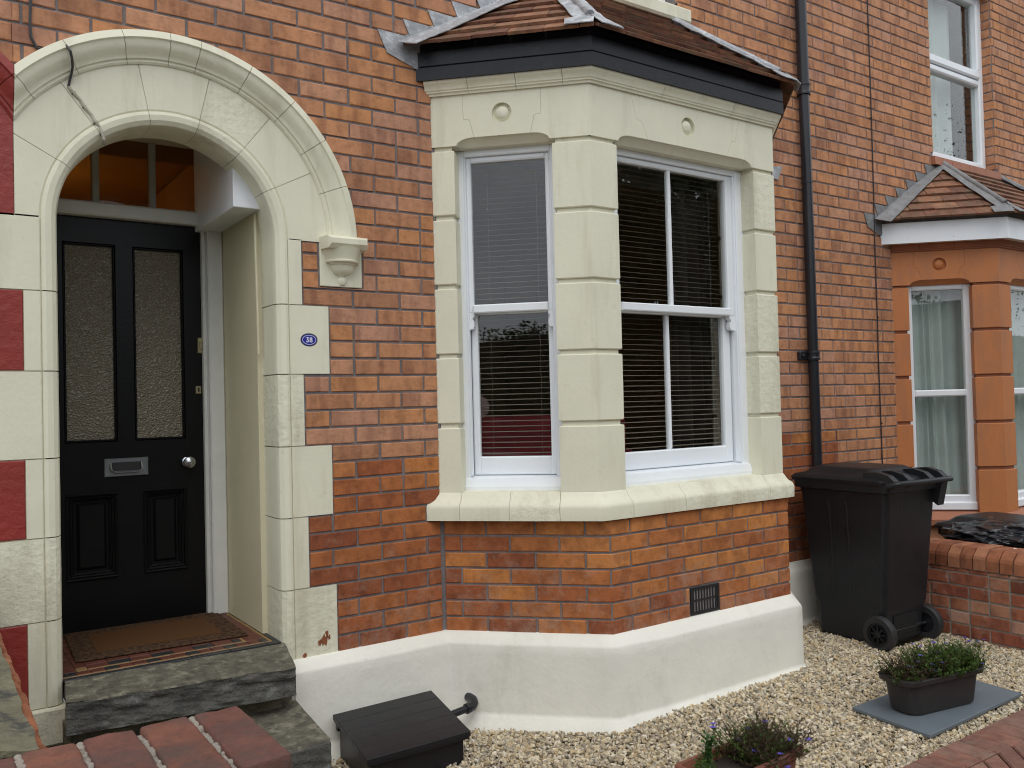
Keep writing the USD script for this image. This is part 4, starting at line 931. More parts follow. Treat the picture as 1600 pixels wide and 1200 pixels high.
# ================================================================ THINGS ON THE FRONT
num = thing('house_number_sign', 'small blue oval enamel sign with white number 38 on the cream doorway stones', 'sign', (-.326, -.004, .155))
th = np.linspace(0, 2*np.pi, 41)[:-1]
ell = lambda a, b: Polygon(np.column_stack([-.326+a*np.cos(th), .155+b*np.sin(th)]))
put('plate', plate(WALL, ell(.0385, .0285), .001, .006), 'enamel_white', num); put('blue_field', plate(WALL, ell(.0345, .0245), .006, .0075), 'enamel_blue', num); put('white_line', plate(WALL, ell(.031, .021).difference(ell(.0292, .0192)), .0075, .0083), 'enamel_white', num)
tm_ = meshkit.text_mesh('38', .0205, .001, bold=True); tv = np.array(tm_.vertices); tv[:, 0] *= .85; tv[:, 0] -= (tv[:, 0].min()+tv[:, 0].max())/2; tv[:, 1] -= (tv[:, 1].min()+tv[:, 1].max())/2
put('number', (np.column_stack([tv[:, 0]-.326, -.0075-tv[:, 2], tv[:, 1]+.155]), tm_.faces), 'enamel_white', num)

dpipe = thing('drainpipe', 'black cast drainpipe with collars running down the brick wall behind the bin', 'drainpipe', (3.09, -.055, -1.6))
PX = lambda z: 3.096-.006*z
put('pipe', tube([(PX(z), -.055, z) for z in (-1.5, -1.0, -.5, 0, .5, 1.0, 1.5, 1.86)], .034, 16), 'black_pipe', dpipe, smooth=50)
put('pipe', tube([(PX(z), -.055, z) for z in (1.84, 2.5, 3.2, 4.0)], .037, 16), 'black_pipe', dpipe, smooth=50)
for z, h in ((1.865, .075), (.118, .06)):
    p = PX(z); put('collar', merged(lathe([(.036, -h/2), (.044, -h/2), (.045, -h/2+.012), (.041, -h/2+.018), (.041, h/2-.018), (.045, h/2-.012), (.044, h/2), (.036, h/2)], (p, -.055, z), 18)), 'black_pipe', dpipe, smooth=35)
put('bracket', merged(wbox(PX(.118)-.10, PX(.118)-.03, -.03, 0, .09, .146, .006), ball((PX(.118)-.075, -.034, .118), .01, 1)), 'black_pipe', dpipe)
put('joint_ring', lathe([(.034, -.006), (.0365, -.005), (.0365, .005), (.034, .006)], (PX(1.25), -.055, 1.25), 16), 'black_pipe', dpipe)
put('shoe', tube([(PX(-1.4), -.055, -1.22), (PX(-1.4), -.057, -1.42), (PX(-1.4), -.10, -1.54), (PX(-1.4), -.14, -1.60)], [.045, .045, .042, .04], 14), 'black_pipe', dpipe, smooth=50)
put('socket', lathe([(.035, -.08), (.05, -.07), (.052, .06), (.046, .075), (.034, .08)], (PX(-1.25), -.055, -1.22), 16), 'black_pipe', dpipe, smooth=40)

cab = thing('cable', 'thin dark cable clipped vertically down the brick wall right of the drainpipe', 'cable', (3.89, -.01, -1.2))
pts = [(3.905-.004*math.sin(z*2.2)-.004*(z < 1.2)-.006*(z < .3), -.0125, z) for z in np.linspace(-1.2, 4., 24)]
put('wire', tube(pts, .0045, 6), 'cable_black', cab)
for z in (3.3, 2.5, 1.83, 1.1, .4, -.35, -.9): put('clip', ball((3.901, -.016, z), .007, 1), 'cable_black', cab)
cab = thing('cable', 'dark cable looping down to the arch top and over its cream stones', 'cable', (-1.37, -.01, 1.2))
put('wire', tube([(x, -.013, z) for x, z in ((-1.368, 2.6), (-1.371, 1.9), (-1.370, 1.385), (-1.373, 1.29), (-1.371, 1.245), (-1.353, 1.208), (-1.320, 1.200), (-1.290, 1.214))]+[(-1.272, -.035, 1.226), (-1.262, -.066, 1.216)], .0055, 6), 'cable_black', cab)
put('wire_over_moulding', tube([(-1.262, -.068, 1.216), (-1.250, -.076, 1.195), (-1.243, -.066, 1.172), (-1.238, -.04, 1.150), (-1.240, -.022, 1.128), (-1.246, -.010, 1.100), (-1.249, -.008, 1.084)], .005, 6), 'cable_black', cab)
zig = [(-1.249, 1.084), (-1.232, 1.064), (-1.210, 1.042), (-1.196, 1.018), (-1.172, .992), (-1.158, .965), (-1.143, .948), (-1.136, .925)]
put('wire_on_stone', tube([(x, -.007-.004*(i % 2), z) for i, (x, z) in enumerate(zig)]+[(-1.130, -.010, .905), (-1.125, .02, .893)], .0065, 6), 'cable_painted', cab)
for (x, z) in zig[1::2]: put('clip', cbox(WALL, x-.006, x+.006, 0, .014, z-.006, z+.006, .002), 'cable_black', cab)
put('lead_patch', plate(WALL, Polygon([(2.80, 1.33), (2.90, 1.345), (2.86, 1.27), (2.85, 1.25), (2.79, 1.255)]), .007, .013), 'lead', house)

# ---------------------------------------------------------------- wheelie bins
def wheelie_bin(loc, yaw, label, full=True):
    t = thing('wheelie_bin', label, 'bin', loc)
    c, s = math.cos(yaw), math.sin(yaw)
    def T(vf): v = np.asarray(vf[0]); return np.column_stack([v[:, 0]*c-v[:, 1]*s+loc[0], v[:, 0]*s+v[:, 1]*c+loc[1], v[:, 2]+loc[2]]), vf[1]
    # local: +y towards the lid's front, -y = wheels and handle
    def ring(x, y0, y1, z, r, n=5):
        pts = []
        for cx, cy, a in ((x-r, y1-r, 0), (-x+r, y1-r, 90), (-x+r, y0+r, 180), (x-r, y0+r, 270)):
            for k in range(n): q = math.radians(a+90*k/(n-1)); pts.append((cx+r*math.cos(q), cy+r*math.sin(q), z))
        return pts
    R = [ring(.185, -.20, .215, .018, .045), ring(.195, -.215, .225, .04, .04), ring(.20, -.235, .235, .20, .04), ring(.205, -.25, .25, .24, .035), ring(.238, -.30, .298, .86, .035), ring(.242, -.305, .303, .895, .03), ring(.262, -.325, .325, .90, .03), ring(.264, -.328, .33, .945, .03), ring(.25, -.31, .315, .948, .03)]
    n = len(R[0]); v = np.array([p for r in R for p in r]); f = []
    for i in range(len(R)-1):
        for j in range(n): a, b = i*n+j, i*n+(j+1) % n; f += [[a, b, b+n], [a, b+n, a+n]]
    for j in range(1, n-1): f += [[0, j+1, j]]
    put('body', T((v, np.array(f))), 'bin_plastic', t, smooth=32)
    for x in (-.03, .09):       # faint moulded ribs on the sides
        for sg in (1, -1): put('rib', T(hull([(sg*.203, x-.016, .26), (sg*.203, x+.016, .26), (sg*.232, x-.016, .84), (sg*.232, x+.016, .84), (sg*.2095, x-.004, .28), (sg*.2095, x+.004, .28), (sg*.2395, x-.004, .82), (sg*.2395, x+.004, .82)])), 'bin_plastic', t)
    for x in (-.10, .10): put('rib', T(hull([(x-.012, -.22, .12), (x+.012, -.22, .12), (x-.012, -.297, .85), (x+.012, -.297, .85), (x-.004, -.230, .14), (x+.004, -.230, .14), (x-.004, -.299, .83), (x+.004, -.299, .83)])), 'bin_plastic', t)
    # lid: a flat rim, a raised centre, ribs by the hinge
    L = [ring(.272, -.31, .345, .945, .04), ring(.276, -.315, .35, .962, .04), ring(.262, -.30, .335, .978, .04), ring(.215, -.22, .29, .988, .05), ring(.19, -.19, .26, 1.012, .05), ring(.17, -.17, .235, 1.022, .05)]
    v = np.array([p for r in L for p in r]); f = []
    bow = lambda y, z: z+(.010*(1-((y-.02)/.33)**2) if z > .97 else 0)
    v[:, 2] = [bow(y, z) for y, z in zip(v[:, 1], v[:, 2])]
    for i in range(len(L)-1):
        for j in range(n): a, b = i*n+j, i*n+(j+1) % n; f += [[a, b, b+n], [a, b+n, a+n]]
    for j in range(1, n-1): f += [[(len(L)-1)*n, (len(L)-1)*n+j, (len(L)-1)*n+j+1]]
    put('lid', T((v, np.array(f))), 'bin_plastic', t, smooth=30)
    # hinge arms sweeping over to the handle bar
    for x in (-.235, -.10, .10, .235): put('hinge_arm', T(hull([(x+sx, y, z) for sx in (-.022, .022) for y, z in ((-.17, .985), (-.17, 1.010), (-.26, 1.018), (-.33, 1.000), (-.375, .962), (-.36, .93), (-.30, .945))])), 'bin_plastic', t)
    put('handle', T(tube([(-.27, -.33, .945), (-.265, -.375, .955), (-.24, -.392, .958), (-.1, -.398, .958), (.1, -.398, .958), (.24, -.392, .958), (.265, -.375, .955), (.27, -.33, .945)], .0165, 10)), 'bin_plastic', t, smooth=50)
    put('hinge_bracket', T(hull([(sx, y, z) for sx in (.20, .262) for y, z in ((-.30, .95), (-.30, .82), (-.36, .93), (-.33, .80))])), 'bin_plastic', t)
    put('front_lip', T(wbox(-.2, .2, .34, .375, .945, .962, .006)), 'bin_plastic', t)
    for sg in (-1, 1):
        w = put('wheel', T((lambda v, f: (v+[sg*.222, -.222, .100], f))(*lathe([(.058, -.022), (.092, -.024), (.098, -.016), (.100, 0), (.098, .016), (.092, .024), (.058, .022)], (0, 0, 0), 28, axis='x'))), 'tyre', t, smooth=40)
        hb = MB(); o = sg*.018
        hb.add(*(lambda v, f: (v+[sg*.222+o, -.222, .100], f))(*lathe([(.0, sg*.010), (.020, sg*.008), (.022, 0), (.0225, -.012)], (0, 0, 0), 16, axis='x')))
        hb.add(*(lambda v, f: (v+[sg*.222+o, -.222, .100], f))(*lathe([(.048, -.012), (.050, sg*.002), (.060, sg*.004), (.062, -.012)], (0, 0, 0), 24, axis='x')))
        for k in range(8):
            a = k*math.pi/4; d = np.array([0, math.cos(a), math.sin(a)]); e = np.array([0, -math.sin(a), math.cos(a)])*.005
            p0 = np.array([sg*.222+o, -.222, .1]); hb.add(*hull([p0+d*.018+e+[.003, 0, 0], p0+d*.018-e+[.003, 0, 0], p0+d*.052+e+[.003, 0, 0], p0+d*.052-e+[.003, 0, 0], p0+d*.018+e-[.006, 0, 0], p0+d*.018-e-[.006, 0, 0], p0+d*.052+e-[.006, 0, 0], p0+d*.052-e-[.006, 0, 0]]))
        hb.add(*(lambda v, f: (v+[sg*.222, -.222, .100], f))(*lathe([(.0, -.008), (.057, -.008), (.057, .008), (.0, .008)], (0, 0, 0), 20, axis='x')))
        put('rim', T(hb.get()), 'bin_plastic', w)
    put('axle', T(tube([(-.21, -.222, .10), (.21, -.222, .10)], .011, 8)), 'steel', t)
    put('axle_recess', T(hull([(x, y, z) for x in (-.11, .11) for y, z in ((-.2145, .07), (-.2365, .185), (-.23, .07), (-.24, .185))])), 'dark_hole', t)
    return t, T
wheelie_bin((2.985, -.475, -1.6), math.radians(-2.5), 'black wheelie bin standing on the gravel between bay and low brick wall')
t2, T2 = wheelie_bin((4.16, -.72, -2.0), math.radians(-8), 'black wheelie bin stuffed with a bag, behind the low brick wall at right')
bag = thing('bin_bag', 'glossy black plastic bag bulging from under the lid of the bin at right', 'bag', (4.1, -.75, -1.12))
m = trimesh.creation.icosphere(5, 1.); v = np.array(m.vertices); n1 = meshkit.fbm(v*np.array([2.2, 2.2, 3.])+3, 4, 5)-.5
rg = np.abs(meshkit.fbm(v*np.array([3.5, 3.5, 2.])+9, 4, 8)-.5)
rr = 1+n1*.35-rg*.55
P = v*rr[:, None]*np.array([.40, .36, .085])
P[:, 2] += np.where(v[:, 2] < 0, -.02*(1-v[:, 0]**2), 0)
put('sack', (np.column_stack([P[:, 0]*.97-P[:, 1]*.2+4.10, P[:, 1]+P[:, 0]*.2-.74, P[:, 2]-1.055]), m.faces), 'bag_plastic', bag, smooth=70)
for p_, lr in (((3.55, -1.06, -1.085), 'left'), ((3.57, -1.165, -1.085), 'right')):
    cp = thing('lamp_cap', lr+' one of two small pale round caps showing just over the brick wall coping', 'cap', (p_[0], p_[1], -1.2), 'pale round caps behind the coping')
    put('cap', ball((p_[0], p_[1], p_[2]), .024, 2), 'enamel_white', cp, smooth=60); put('stem', tube([(p_[0], p_[1], -1.6), (p_[0], p_[1], -1.09)], .006), 'steel', cp)

# ---------------------------------------------------------------- low brick wall at right, running out from the house
gw = thing('garden_wall', 'low orange brick wall with bullnosed brick coping right of the bin', 'wall', (3.36, -1.2, -1.6))
FG = Frame((3.36, .0), (0, -1)); FG.n = np.array([-1., 0.])
put('mortar_core', merged(wbox(3.366, 3.575, -2.35, -.004, -2.1, -1.195, 0)), 'mortar_pale', gw)
gb = wall_bricks(sbox(0, -1.66, 2.35, -1.190), FG, -1.7, -1.19, 0, 2.35, phase=.06, gap=.010, split=.3, d1=0.)
for vf, t in gb: put('brick', vf, 'brick_old', gw, tint=t)
y = 0.004
while y < 2.34:
    a, b = -y-.0035, -(y+.0755)+.0035; jz = (rng.random()-.5)*.006; jx = (rng.random()-.5)*.004
    prof = [(3.355+jx, -1.184), (3.355+jx, -1.122+jz), (3.362+jx, -1.105+jz), (3.405, -1.066+jz), (3.42, -1.062+jz), (3.575, -1.062+jz), (3.575, -1.184)]
    P_ = Polygon([(x, z) for x, z in prof]); mm = trimesh.creation.extrude_polygon(P_, abs(b-a), engine='earcut'); v = np.array(mm.vertices)
    put('coping_brick', (np.column_stack([v[:, 0], b+v[:, 2], v[:, 1]]), mm.faces), 'brick_coping', gw, tint=rng.random()); y += .0755
put('coping_mortar', merged(wbox(3.366, 3.57, -2.34, -.006, -1.190, -1.128, 0), wbox(3.415, 3.57, -2.34, -.006, -1.128, -1.070, 0)), 'mortar_pale', gw)

# ---------------------------------------------------------------- front wall and party wall, near the camera
fw_ = thing('brick_wall', 'weathered red brick wall top with mossy joints in the near foreground', 'wall', (-1.9, -2.29, -1.6))
put('wall_body', wbox(-3.2, -1.325, -2.405, -2.165, -1.62, -.725, 0), 'brick_weathered', fw_, tint=.5)
put('joint_mortar', wbox(-3.19, -1.33, -2.395, -2.18, -.726, -.6195, 0), 'mortar_pale', fw_)
for i in range(9):
    x1 = -1.307-i*.0785; x0 = x1-.0715; jz = (rng.random()-.5)*.004
    m = trimesh.creation.box((x1-x0, .248, .11)); m = m.subdivide_to_size(.016); v = np.array(m.vertices)
    r_ = .007; lim = np.array([(x1-x0)/2, .124, .055])-r_; c_ = np.clip(v, -lim, lim); dd = v-c_; L_ = np.linalg.norm(dd, axis=1, keepdims=True); v = c_+np.where(L_ > 0, dd/np.maximum(L_, 1e-9)*r_, 0)
    w0 = v+[(x0+x1)/2, -2.285, -.668+jz]; v = w0+((meshkit.fbm(w0*38, 4, 3)-.5)*.007)[:, None]*np.array([.5, .5, 1])
    if i == 2: chip = .6*np.clip(1-np.linalg.norm((w0-[x0+.045, -2.40, -.615])/[.05, .035, .05], axis=1), 0, 1); v = v-chip[:, None]*np.array([0, -.02, .035])
    put('coping_brick', (v, m.faces), 'brick_weathered', fw_, tint=rng.random(), smooth=45)
mo = MB()
for i in range(170):
    j = rng.integers(0, 6); x = -1.307-.0715-j*.0785-.0035+(rng.random()-.5)*.006; y_ = -2.165-rng.random()*.24
    mo.add(*ball((x, y_, -.6195), .0035+.004*rng.random(), 1, (1, 1.4, .8)))
mo.put('joint_moss', 'mortar_pale', fw_, kind='stuff')
pw = thing('party_wall', 'lichened grey cement coping on the party wall at the lower left corner', 'wall', (-1.7, -1.1, -1.6))
put('wall_body', wbox(-1.80, -1.59, -2.155, -.01, -1.62, -.70, 0), 'brick_weathered', pw, tint=.4)
yy = -2.15
while yy < -.05:
    vf = wbox(-1.81, -1.574+(rng.random()-.5)*.006, yy+.003, min(yy+.072, -.012), -.70, -.634+(rng.random()-.5)*.004, .006); put('coping_brick', vf, 'brick_coping', pw, tint=.2+.6*rng.random()); yy += .0765
m = trimesh.creation.box((.224, 2.13, .03)); m = m.subdivide_to_size(.02); v = np.array(m.vertices)+[-1.700, -1.085, -.622]
edge = np.clip((v[:, 0]+1.645)/.045, 0, 1); v[:, 0] += np.where(v[:, 0] > -1.62, (meshkit.fbm(np.column_stack([v[:, 1]*9, v[:, 1]*0, v[:, 1]*0]), 3, 4)-.5)*.018, 0)
v[:, 2] += np.where(v[:, 2] > -.62, (meshkit.fbm(v*26, 4, 6)-.5)*.007-edge*.010, 0)
put('cement_cap', (v, m.faces), 'coping_cement', pw, smooth=50)

# ---------------------------------------------------------------- black timber box and its overflow pipe
bx = thing('timber_box', 'black painted timber box with sloping boarded lid standing against the white plinth', 'box', (-.08, -.30, -1.6))
TL, TR, BR_, BL = np.array([-.287, -.088, -1.440]), np.array([.194, -.078, -1.440]), np.array([.145, -.497, -1.490]), np.array([-.322, -.497, -1.490])
def bil(u, v): return (1-u)*(1-v)*BL+u*(1-v)*BR_+u*v*TR+(1-u)*v*TL
for i in range(5):
    a, b = i/5+.0035, (i+1)/5-.0035
    q = [bil(0, a), bil(1, a), bil(1, b), bil(0, b)]; qi = [bil(.003, a+.004), bil(.997, a+.004), bil(.997, b-.004), bil(.003, b-.004)]
    put('lid_board', hull([p+np.array([0, 0, -.002]) for p in q]+[p+np.array([0, 0, .001]) for p in qi]+[p+np.array([0, 0, -.020]) for p in q]), 'box_paint', bx)
put('lid_backing', hull([bil(u_, v_)+np.array([0, 0, dz]) for u_ in (.01, .99) for v_ in (.01, .99) for dz in (-.021, -.030)]), 'box_paint', bx)
ins = lambda u_, v_, z: np.append(bil(u_, v_)[:2], z)
zt_ = lambda u_, v_: bil(u_, v_)[2]-.024
for (u0, v0_), (u1, v1_), nm in (((.05, .07), (.95, .07), 'front_board'), ((.95, .07), (.95, .95), 'side_board'), ((.05, .95), (.05, .07), 'side_board')):
    n_ = np.array([u1-u0, v1_-v0_]); 
    p = [ins(u0, v0_, -1.64), ins(u1, v1_, -1.64), ins(u1, v1_, zt_(u1, v1_)), ins(u0, v0_, zt_(u0, v0_))]; c_ = np.append(bil(.5, .5)[:2], 0)
    off = [(np.append((c_-x)[:2], 0)/np.linalg.norm((c_-x)[:2]))*.018 for x in p]
    put(nm, hull(p+[a+b for a, b in zip(p, off)]), 'box_paint', bx)
put('batten', hull([ins(u_, v_, z) for u_ in (.015, .05) for v_ in (.90, .96) for z in (-1.475, -1.50)]), 'box_paint', bx)
op = thing('overflow_pipe', 'short black waste pipe with an elbow from the plinth into the timber box', 'pipe', (.3, -.1, -1.55))
put('pipe', tube([(.10, -.215, -1.530), (.22, -.205, -1.522), (.325, -.196, -1.515)], .0165, 12), 'black_pipe', op, smooth=50)
put('elbow', tube([(.315, -.197, -1.516), (.340, -.194, -1.514), (.356, -.184, -1.506), (.364, -.165, -1.498), (.366, -.12, -1.494)], .0215, 12), 'black_pipe', op, smooth=50)
put('collar', tube([(.305, -.198, -1.517), (.322, -.196, -1.515)], .0235, 12), 'black_pipe', op)

# ================================================================ GROUND
g = put('ground', wbox(-60, 60, -60, .3, -1.80, -1.655, 0), 'ground_earth'); tag(g, kind='structure')
pv = put('pavement', wbox(-60, 60, -5.6, -2.9, -1.74, -1.60, 0), 'ground_earth'); tag(pv, kind='structure')
rd = put('road', wbox(-60, 60, -13, -5.6, -1.74, -1.615, 0), 'road_asphalt'); tag(rd, kind='structure')
# gravel
protos = []
gi = UsdGeom.PointInstancer.Define(stage, '/World/gravel'); tag(Node('/World/gravel', np.array([0, 0, 0])), 'buff and cream gravel chippings spread round the bay, bin and planters', 'gravel', kind='stuff')
for i in range(len(PEB)):
    q = rng.normal(size=(13, 3)); q /= np.linalg.norm(q, axis=1)[:, None]; q *= np.array([1.0, .76, .48])*(1+.2*rng.normal(size=(13, 1)))
    hv, hf = hull(q); pm = usdkit.mesh(stage, '/World/gravel/pebble_%03d' % i, (hv, hf), LK['pebble_%d' % i]); protos.append(pm.GetPath())
outer = Polygon([(-.50, -.055), (.33, -.055), (.33, 0), (3.36, 0), (3.36, -1.60), (1.45, -1.605), (-.52, -1.68), (-.52, -.5)])
outer = Polygon([(-.52, -.02), (3.36, -.02), (3.36, -1.585), (-.6, -1.72)])
bayfoot = Polygon([(.27, .1), (.27, -.09), (.83, -.665), (2.16, -.665), (2.80, 0), (2.80, .1)])
zone = outer.difference(unary_union([bayfoot.buffer(-.02), Polygon([BL[:2], BR_[:2], TR[:2], TL[:2]]).buffer(-.03), sbox(2.80, -.72, 3.2, -.24)]))
from shapely import contains_xy
pos, sc, ori, idx = [], [], [], []
N = 72000
xy = np.column_stack([rng.uniform(-.6, 3.36, N), rng.uniform(-1.72, 0, N)]); xy = xy[contains_xy(zone, xy[:, 0], xy[:, 1])]
hump = (meshkit.fbm(np.column_stack([xy*2.5, np.zeros(len(xy))]), 3, 3)-.5)*.022
dist = np.array([0.]*len(xy))
nearbay = np.clip(1-np.abs(xy[:, 1]+.68)/.14, 0, 1)*((xy[:, 0] > .75) & (xy[:, 0] < 2.2))
hump += nearbay*.014+.016*np.clip((xy[:, 0]-1.6)/.5, 0, 1)*np.clip((xy[:, 1]+1.1)/.3, 0, 1)-.018*np.clip((1.0-xy[:, 0])/.6, 0, 1)
hump -= .012*(xy[:, 1] < -1.50)
lev = rng.random(len(xy))
z = -1.619+hump+lev*.018
ng = len(xy)
s_ = .0082+.0062*rng.random(ng)**2; s_[rng.random(ng) < .06] *= 1.45
qs = rng.normal(size=(ng, 4)); qs[:, 1:3] *= .45; qs /= np.linalg.norm(qs, axis=1)[:, None]
gi.CreatePrototypesRel().SetTargets(protos)
gi.CreateProtoIndicesAttr(Vt.IntArray.FromNumpy(rng.integers(0, len(PEB), ng).astype(np.int32)))
gi.CreatePositionsAttr(Vt.Vec3fArray.FromNumpy(np.column_stack([xy, z+Z0]).astype(np.float32)))
gi.CreateScalesAttr(Vt.Vec3fArray.FromNumpy(np.repeat(s_[:, None], 3, 1).astype(np.float32)))
gi.CreateOrientationsAttr(Vt.QuathArray([Gf.Quath(float(a), float(b), float(c_), float(d)) for a, b, c_, d in qs]))

# brick path: header row along the gravel, then slanting rows turned alternately
pth = put('path', wbox(-1.2, 3.36, -2.95, -1.60, -1.70, -1.612, 0), 'ground_earth'); tag(pth, kind='structure')
PIT = .1135
def paver(poly, t):
    p = poly.buffer(-.0028, join_style=2)
    if p.is_empty or p.area < .001: return
    jz = (rng.random()-.5)*.005; put('paver', prism(p, -1.65, -1.595+jz, .0055), 'paver', pth, tint=t)
for i in range(4, 42):
    x = -.9+i*PIT+.017
    if x > 3.30: break
    y0 = -1.597-.0115*0; L1 = .175; L2 = .155
    e0 = lambda xx: -1.598-.028*np.clip((2.2-xx)/1.2, 0, 1)
    paver(Polygon([(x, e0(x)), (x+PIT, e0(x+PIT)), (x+PIT, -1.775), (x, -1.775)]), rng.random())
    sh = 0; yb = -1.775
    for r in range(3):
        dx = -L2 if r % 2 == 0 else L2; nsh = sh+dx
        if r < 3: paver(Polygon([(x+sh, yb), (x+sh+PIT, yb), (x+nsh+PIT, yb-L2), (x+nsh, yb-L2)]), rng.random())
        sh = nsh; yb -= L2

# slate mat, planters, plants
sm = thing('slate_slab', 'flat blue-grey slab lying on the gravel under the dark planter', 'slab', (2.2, -1.33, -1.6))
put('slab', prism(Polygon([(1.778, -1.530), (2.600, -1.516), (2.635, -1.14), (1.822, -1.133)]), -1.60, -1.583, .0025), 'slate_mat', sm)
def trough(name, label, c, L_, W_, H_, yaw, mat, taper=.86, rim=.016, rnd_=.06):
    t = thing(name, label, 'planter', c); cs, sn = math.cos(yaw), math.sin(yaw)
    def T(v): v = np.asarray(v, float); return np.column_stack([v[:, 0]*cs-v[:, 1]*sn+c[0], v[:, 0]*sn+v[:, 1]*cs+c[1], v[:, 2]+c[2]])
    def ring(l, w, z): 
        p = sbox(-l/2+rnd_, -w/2+rnd_, l/2-rnd_, w/2-rnd_).buffer(rnd_, 5); q = np.array(p.exterior.coords)[:-1]; return np.column_stack([q, np.full(len(q), z)])
    R = [ring(L_*taper-.02, W_*taper-.02, 0), ring(L_*taper, W_*taper, .012), ring(L_-.02, W_-.02, H_*.84), ring(L_+rim, W_+rim, H_*.86), ring(L_+rim+.006, W_+rim+.006, H_*.98), ring(L_+rim, W_+rim, H_), ring(L_-.012, W_-.012, H_), ring(L_-.03, W_-.03, H_*.80)]
    n = len(R[0]); v = np.vstack(R); f = []
    for i in range(len(R)-1):
        for j in range(n): a, b = i*n+j, i*n+(j+1) % n; f += [[a, b, b+n], [a, b+n, a+n]]
    for j in range(1, n-1): f += [[0, j+1, j]]
    put('trough', (T(v), np.array(f)), mat, t, smooth=40)
    q = ring(L_-.028, W_-.028, H_*.82); f = [[0, j, j+1] for j in range(1, len(q)-1)]; put('soil', (T(q), np.array(f)), 'soil', t)
    return t, T
tr1, TT1 = trough('planter', 'dark brown trough planter of small blue flowers standing on the grey slab', (2.125, -1.345, -1.583), .50, .185, .165, math.radians(-10), 'planter_dark')
tr2, TT2 = trough('planter', 'reddish trough planter cut off by the bottom edge of the picture', (.715, -1.43, -1.615), .46, .20, .18, math.radians(3), 'planter_red', rnd_=.02)
def leaf_quad(p, d, n_, l, w):
    d = d/np.linalg.norm(d); s = np.cross(d, n_); s /= np.linalg.norm(s)+1e-9
    return np.array([p, p+d*l*.5+s*w/2, p+d*l, p+d*l*.5-s*w/2]), np.array([[0, 1, 2], [0, 2, 3]])
def bushy(stems, hmin, hmax, spread, leaf_l, leaf_w, per, r_):
    """Stems with narrow leaves up them: two meshes, stems and leaves."""
    a, b = MB(), MB(); tips = []
    for p in stems:
        d = np.array([r_.normal()*spread, r_.normal()*spread, 1.]); h = r_.uniform(hmin, hmax); d /= np.linalg.norm(d)
        bend = np.array([r_.normal()*.25, r_.normal()*.25, -.1]); pts = [p+d*h*t+bend*h*t*t*.5 for t in (0, .35, .7, 1)]
        a.add(*tube(pts, [.0011, .001, .0009, .0006], 3, False)); tips.append(pts[-1])
        for k in range(per):
            t = r_.uniform(.12, 1.); q = p+d*h*t+bend*h*t*t*.5; az = r_.uniform(0, 6.28); ld = np.array([math.cos(az), math.sin(az), r_.uniform(.1, 1.1)])
            b.add(*leaf_quad(q, ld, np.array([0, 0, 1.])+r_.normal(size=3)*.3, leaf_l*r_.uniform(.6, 1.3), leaf_w*r_.uniform(.7, 1.2)))
    return a, b, tips
def flower(p, r_, sz=.014):
    m = MB(); up_ = np.array([r_.normal()*.4-.3, r_.normal()*.4-.6, .8])
    for k in range(5):
        az = k*2*math.pi/5+r_.random(); ld = np.array([math.cos(az), math.sin(az), .35]); m.add(*leaf_quad(p, ld, np.array([0, 0, 1.]), sz*r_.uniform(.8, 1.2), sz*.8))
    return m.get()
def plant(name, label, T, boxes, hmin, hmax, spread, per, n_, flowers, seed, mats, ll=.013, lw=.0045, loc=None):
    r_ = np.random.default_rng(seed); t = thing(name, label, 'plant', loc)
    tips_all = []
    for (x0, x1, y0, y1, z), mt, frac in zip(boxes, mats, n_):
        st = T(np.column_stack([r_.uniform(x0, x1, frac), r_.uniform(y0, y1, frac), np.full(frac, z)]))
        a, b, tips = bushy(st, hmin, hmax, spread, ll, lw, per, r_); b.put('foliage', mt, t, kind='stuff'); a.put('stems', 'leaf_brown', t, kind='stuff'); tips_all += tips
    for k in range(flowers): put('flower', flower(tips_all[r_.integers(len(tips_all))], r_), 'petal', t)
    return t
plant('lobelia', 'low green and brown plant with small blue flowers filling the dark trough', TT1, [(-.05, .245, -.09, .09, .135), (-.245, .02, -.085, .09, .13), (-.25, .25, -.09, .09, .13)], .06, .155, .62, 30, [520, 120, 130], 20, 3, ['leaf_green', 'leaf_brown', 'leaf_green'], ll=.015, lw=.005, loc=(2.125, -1.345, -1.44))
plant('lobelia', 'bushy greenish brown plant with a few violet flowers at the right of the reddish trough', TT2, [(.0, .225, -.10, .09, .14), (.02, .235, -.10, .09, .14), (.07, .24, -.10, .08, .14)], .05, .17, .72, 22, [240, 200, 120], 10, 5, ['leaf_brown', 'leaf_green', 'leaf_brown'], loc=(.93, -1.425, -1.47))
plant('heather', 'small green tuft at the left end of the reddish trough', TT2, [(-.205, -.170, -.03, .04, .14)], .05, .09, .25, 34, [26], 0, 6, ['leaf_green'], loc=(.52, -1.43, -1.47))
plant('hebe', 'upright bright green leafy shoot rising from the reddish trough', TT2, [(-.125, -.105, .05, .07, .14)], .12, .14, .06, 60, [4], 0, 7, ['leaf_bright'], ll=.020, lw=.008, loc=(.62, -1.43, -1.47))
plant('hebe', 'thin upright shoot with green tip beside the violet flowers', TT2, [(-.05, -.04, .06, .075, .14)], .14, .16, .06, 46, [3], 3, 9, ['leaf_green'], ll=.015, lw=.006, loc=(.69, -1.43, -1.47))
plant('wild_lobelia', 'violet flowers growing from the gravel at the foot of the low brick wall', lambda v: np.asarray(v, float), [(3.20, 3.30, -1.02, -.92, -1.61)], .03, .06, .5, 8, [14], 7, 12, ['leaf_green'], loc=(3.25, -.97, -1.6))

